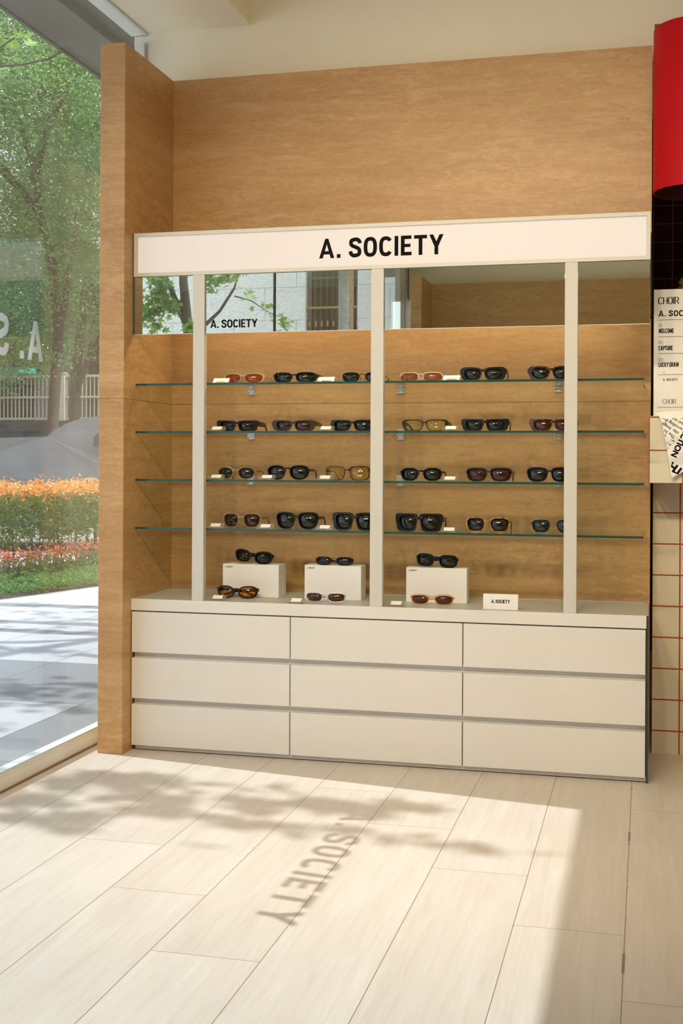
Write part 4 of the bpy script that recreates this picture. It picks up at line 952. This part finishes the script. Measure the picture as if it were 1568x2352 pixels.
tree('shade_tree_far', 'second leafy tree with a straight grey trunk beside the travertine edge, through the window', (-8.05,16.6,0),
     [(-8.2,16.6,0,.10),(-8.16,16.6,2.3,.075),(-8.09,16.6,2.8,.07),(-8.0,16.6,3.6,.06),(-7.95,16.6,5.6,.04)],
     [[(-8.17,16.6,2.0,.05),(-7.9,16.55,2.6,.045),(-7.5,16.5,3.2,.035),(-7.1,16.4,4.0,.025)]],
     [((-7.4,16.4,4.6),(1.4,1.0,1.6)), ((-8.6,16.6,5.5),(1.6,1.1,1.5)), ((-7.3,16.2,6.8),(1.6,1.1,1.0)), ((-8.4,16.8,3.0),(1.6,.8,.6)), ((-6.2,16.4,3.8),(1.2,.9,1.6)), ((-9.8,16.8,3.6),(1.5,.9,1.2))], 52000, .052, 12).name = 'street_tree'
# overhanging tree: its leaves shade the paving and the floor inside
r_ = random.Random(5); base = (-9.3,6.3,0)
tr = thing('plane_tree', 'big-leaved tree standing to the left of the window view, its branch crossing the upper left', 'tree', base)
m = MB(); m.tube([Vector(p)-Vector(base) for p in ((-9.3,6.3,0),(-9.2,6.3,2.2),(-8.8,6.2,4.2),(-8.0,6.0,5.6))], [.22,.18,.14,.09], 12); m.build('trunk', M['bark'], tr)
m = MB()
for lb in ([(-8.4,6.1,5.0,.04),(-6.9,4.6,5.5,.015),(-6.3,4.3,5.5,.006)], [(-8.0,6.0,5.5,.06),(-7.5,8.0,5.8,.04),(-6.9,9.6,5.9,.02)], [(-8.8,6.2,4.2,.05),(-6.6,6.9,4.0,.028),(-5.3,8.2,4.06,.016),(-4.761,8.4,4.021,.011),(-4.58,8.4,4.02,.009),(-4.364,8.4,4.047,.008),(-4.24,8.4,4.093,.006),(-4.05,8.4,4.17,.004)],[(-8.8,6.2,4.4,.04),(-6.4,7.2,4.3,.02),(-5.1,8.3,4.12,.010),(-4.76,8.4,4.16,.008),(-4.635,8.4,4.23,.006),(-4.5,8.4,4.33,.004)]):
    m.tube([Vector(p[:3])-Vector(base) for p in lb], [p[3] for p in lb], 8)
m.build('branches', M['bark'], tr)
pts_ = []
def shade(fx, fy, rad, n_, h=5.5, rz_=.35):
    c_ = Vector((fx, fy, 0)) - SUN_DIR*h
    for _ in range(n_):
        v = Vector((r_.gauss(0,.5), r_.gauss(0,.5), r_.gauss(0,.5))); pts_.append(tuple(c_ + Vector((v.x*rad[0], v.y*rad[1], v.z*rz_)) - Vector(base)))
for fx, fy, rx_, ry_, n_ in ((-1.80,3.35,.16,.10,26), (-1.66,3.62,.16,.09,20), (-1.55,3.66,.16,.08,22), (-1.42,3.42,.16,.08,26), (-1.34,3.70,.14,.07,14), (-1.70,3.20,.14,.07,20), (-.95,3.575,.14,.05,15), (-.78,3.585,.12,.045,10), (-1.04,3.34,.11,.05,9), (-.66,3.34,.12,.05,12), (-1.22,3.50,.10,.05,10)):
    shade(fx, fy, (rx_, ry_), n_)
for _ in range(46):
    yy_ = r_.uniform(4.3,8.3); xx_ = r_.uniform(-5.2,-2.2)
    shade(xx_, yy_, (r_.uniform(.25,.6), r_.uniform(.06,.16)), r_.randint(12,30), r_.uniform(5.2,6.4), .1)
lf = leaves('foliage', [M['leaf2']], pts_, .13, tr, .8, True, rseed=6)
pts_ = []
for c_, n_ in (((-4.72,8.4,4.24),9), ((-4.60,8.4,4.22),5), ((-4.95,8.35,4.25),12), ((-4.9,8.35,4.05),8), ((-5.3,8.2,4.1),14), ((-4.45,8.4,4.40),5)):
    for _ in range(n_): pts_.append((c_[0]+r_.gauss(0,.06)-base[0], c_[1]+r_.gauss(0,.10)-base[1], c_[2]+r_.gauss(0,.035)-base[2]))
leaves('near_leaves', [M['leaf2']], pts_, .11, tr, .8, True, rseed=8)
# tree seen in the mirror
tree('mirrored_tree', 'maple-leaved tree in front of the granite building, seen reflected in the mirror', (-6.0,-7.6,0),
     [(-6.0,-7.6,0,.11),(-6.02,-7.6,2.0,.08),(-6.09,-7.6,2.85,.07),(-6.16,-7.6,3.5,.06),(-6.18,-7.6,4.6,.04)],
     [[(-6.09,-7.6,2.85,.05),(-6.25,-7.6,3.2,.04),(-6.45,-7.6,3.65,.03)], [(-6.05,-7.6,2.75,.035),(-5.81,-7.55,2.91,.028),(-5.60,-7.5,3.07,.022),(-5.39,-7.5,3.38,.018),(-5.33,-7.5,3.57,.014),(-5.28,-7.5,3.9,.008)], [(-5.39,-7.5,3.27,.010),(-5.15,-7.5,3.20,.008),(-5.01,-7.5,3.11,.006),(-4.84,-7.5,3.0,.005),(-4.62,-7.5,2.95,.003)]],
     [((-6.45,-7.5,3.45),(.30,.3,.25)), ((-6.55,-7.5,3.05),(.28,.3,.25)), ((-6.2,-7.5,3.10),(.22,.2,.2)), ((-6.05,-7.5,2.85),(.2,.2,.15)), ((-5.75,-7.45,3.50),(.22,.2,.16)), ((-5.45,-7.45,3.62),(.28,.2,.13)), ((-5.22,-7.45,3.24),(.14,.1,.09)), ((-4.88,-7.45,3.03),(.12,.1,.10)), ((-4.70,-7.45,2.88),(.14,.1,.13)), ((-6.1,-7.4,4.3),(.7,.5,.3))], 2200, .10, 21, True, 'leaf2')
# granite building opposite (seen in the mirror)
bo = thing('granite_building', 'pale granite building with tall dark windows, seen reflected in the mirror', 'building', (-7,-15,0))
m = MB(); bb = lambda p: rel((-7,-15,0), p)
m.box(bb((-26,-15,0)), bb((-6.24,-14.05,14))); m.box(bb((-5.22,-15,0)), bb((-3.5,-14.0,14))); m.box(bb((-6.24,-15,6.5)), bb((-5.22,-14.05,14))); m.box(bb((-6.24,-15,0)), bb((-5.22,-14.05,.5))); m.build('cladding', M['granite'], bo)
m = MB(); m.box(bb((-6.24,-14.6,.5)), bb((-5.22,-14.5,6.5))); m.build('window_glass', M['win_dark'], bo)
m = MB()
for i in range(9): m.box(bb((-6.20+i*.115,-14.2,.5)), bb((-6.19+i*.115,-14.16,6.5)))
for z in (3.4, 4.5): m.box(bb((-6.24,-14.2,z)), bb((-5.22,-14.16,z+.03)))
m.build('window_mullions', M['soffit'], bo)
m = MB(); m.box(bb((-6.24,-14.14,3.93)), bb((-5.22,-14.10,3.97)))
for i in range(9): m.box(bb((-6.18+i*.115,-14.16,3.60)), bb((-6.15+i*.115,-14.12,3.70)))
m.build('gold_strip', M['gold'], bo)
# buildings, fence, awning beyond the trees
o = thing('pale_building', 'pale tall building glimpsed between the tree leaves', 'building', (-11,26,0)); m = MB(); m.box((-13,0,0), (9.5,6,15)); m.build('facade', M['far_light'], o)
m = MB()
for i in range(9):
    for j in range(5): m.box((-12.4+i*2.4,-.04,2.6+j*2.5), (-11.0+i*2.4,.02,4.0+j*2.5))
m.build('windows', M['win_dark'], o)
o = thing('low_annex', 'dark low building behind the barred fence, under the trees', 'building', (-10,20.5,0)); m = MB(); m.box((-10,0,0), (5.8,4,4.6)); m.box((-10.2,-.3,4.6), (6,4,4.9)); m.build('walls', M['far_wall'], o)
m = MB()
for i in range(6): m.box((-9+i*2.3,-.03,1.6), (-7.8+i*2.3,.02,3.2))
m.build('windows', M['win_dark'], o)
fo = thing('barred_fence', 'cream barred fence on a dark low wall, behind the car', 'fence', (-10,18.4,0))
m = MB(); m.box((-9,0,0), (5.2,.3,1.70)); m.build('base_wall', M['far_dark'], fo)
m = MB(); m.box((-9,.12,1.72), (5.2,.16,1.76)); m.box((-9,.12,2.42), (5.2,.16,2.46)); m.box((-9,.12,2.08), (5.2,.16,2.11)); m.build('rail', M['bar_cream'], fo)
m = MB()
for i in range(200): m.box((-9+i*.071,.13,1.70), (-8.986+i*.071,.145,2.44))
o_ = m.build('bars', M['bar_cream'], fo)
for i in range(6): m = MB(); m.box((-8.2+i*2.2,.08,1.70), (-8.08+i*2.2,.2,2.5)); m.build('fence_post', M['bar_cream'], fo)
ao = thing('shop_awning', 'small teal awning edge at the far left behind the window lettering', 'awning', (-10.20,17.9,2.44)); m = MB()
m.prism([(0,.02),(0,.10),(.62,.14),(.62,.04)], lambda u, v, w: (-.9+w, u, v), 1.29); m.box((-.9,-.01,-.03), (.39,.01,.10)); m.build('canopy', M['teal'], ao)
r3_ = random.Random(77); bt = thing('background_shrubs', 'dark dense shrubs rising behind the barred fence', 'shrubs', (-9,19.5,0)); pp_ = []
for _ in range(70):
    c_ = (r3_.uniform(-6.5,5.2), r3_.uniform(-.3,.5), r3_.uniform(2.7,7.5)); pp_ += blob(c_, (.75,.4,.55), 330, r3_, .3)
leaves('foliage', [M['leaf_deep']], pp_, .12, bt, .6, rseed=78)
m = MB()
for xx in range(-6, 6, 2): m.tube([(xx*.95,.15,0),(xx*.95+.1,.15,2.2),(xx*.95,.1,5.0)], [.09,.07,.04], 8)
m.build('stems', M['bark'], bt)
# car behind the hedge
CB = (-6.6, 12.6, 0)
co = thing('car', 'silver-grey car parked behind the orange-topped hedge', 'car', CB, R(0))
prof = [(-1.9,.35),(-1.95,.75),(-1.85,1.05),(-1.2,1.28),(.0,1.315),(.10,1.39),(.25,1.465),(.42,1.515),(.62,1.545),(1.0,1.555),(1.5,1.54),(2.2,1.46),(2.6,1.15),(2.7,.8),(2.66,.35),(1.9,.30),(1.75,.55),(1.45,.66),(1.15,.55),(1.0,.30),(-.75,.30),(-.9,.55),(-1.2,.66),(-1.5,.55),(-1.65,.30)]
m = MB(); m.prism(prof, lambda u, v, w: (u, w - (0.12 if v > 1.3 and w < .5 else 0)*-1, v), 1.7); m.build('body_shell', M['car_paint'], co)
m = MB(); m.prism([(.62,1.30),(.74,1.42),(.9,1.47),(1.4,1.48),(1.4,1.22),(.62,1.20)], lambda u, v, w: (u, -.006+w*.01+.03, v), .5); m.build('side_window', M['car_glass'], co)
for wx in (-1.2, 1.45):
    m = MB(); m.tube([(wx,-.02,.33),(wx,.2,.33)], .33, 28); m.tube([(wx,-.03,.33),(wx,.0,.33)], .19, 20, 1); m.build('wheel', [M['rubber'], M['m_silver']], co)
m = MB(); m.box((-.25,-.02,.70), (0.0,.0,.76)); m.build('side_marker', M['orange'], co)
# hedges in rows along the path (direction along Y, slightly slanted)
def row(u, s_, h):  # u offset away from path, s_ along
    return Vector((-4.70 - u*.97 + (s_-8.34)*.243, s_ - u*.24*-1*0, h))
def hedge(name, label, u0, u1, y0, y1, z0, z1, n_, size, mats, frac, narrow, seed, stems=True, kind=None, cat='hedge'):
    r2 = random.Random(seed); o = thing(name, label, cat, tuple(row((u0+u1)/2, (y0+y1)/2, 0)))
    bs_ = Vector(o.location); pts2 = []; mi2 = []
    for _ in range(n_):
        s_ = r2.uniform(y0, y1); uu = r2.uniform(u0, u1)
        top = z1 + .05*noise.noise(Vector((s_*3, uu*4, seed))) + (.06*r2.random()**3)
        tz = r2.random()**.75
        if r2.random() < .35: uu = u0 + (u1-u0)*r2.random()**3*.4
        z = z0 + (top-z0)*tz - .06*abs((uu-(u0+u1)/2)/(u1-u0)*2)**3
        pts2.append(tuple(row(uu, s_, z) - bs_)); mi2.append(1 if z > top - frac*(.6+.8*r2.random()) else 0)
    lf_ = leaves('foliage', mats, pts2, size, o, narrow, False, mi2, .2, seed)
    if stems:
        m = MB()
        for _ in range(int((y1-y0)*16)):
            s_ = r2.uniform(y0, y1); uu = r2.uniform(u0+.1, u1-.1); p0 = row(uu, s_, 0)-bs_; p1 = row(uu+r2.gauss(0,.05), s_+r2.gauss(0,.08), z0+.12)-bs_
            m.tube([p0, (p0+p1)/2+Vector((r2.gauss(0,.015),0,0)), p1], [.009,.007,.004], 5)
        m.build('stems', M['bark'], o)
    return o
hedge('photinia_hedge', 'tall clipped hedge with bright orange top growth behind the lower planting', .62, 1.35, 6.6, 12.2, .36, .83, 34000, .050, [M['leaf_dark'], M['leaf_orange']], .11, .34, 31)
hedge('low_red_hedge', 'knee-high shrub row with red tips in front of the tall hedge', .25, .62, 6.6, 13.2, .06, .30, 18000, .040, [M['leaf_dark'], M['leaf_red']], .07, .36, 32)
hedge('ground_cover', 'ankle-high bright green planting along the edge of the paving, lowest of the three rows', -.02, .34, 6.6, 13.2, .0, .125, 26000, .040, [M['leaf_low'], M['leaf_low']], 0, .22, 33, stems=False)['category'] = 'plants'
m = MB(); vs = [row(-.03,5.5,.0), row(1.7,5.5,.0), row(1.7,14.5,.0), row(-.03,14.5,.0)]
m.add([tuple(v) for v in vs] + [tuple(v+Vector((0,0,.03))) for v in vs], [(0,1,2,3),(4,5,6,7),(0,1,5,4),(1,2,6,5),(2,3,7,6),(3,0,4,7)]); struct(m.build('planting_bed', M['soil']))
sbox('road', (-30,10.6,-.001), (-6.3,18.3,.004), M['far_wall'])
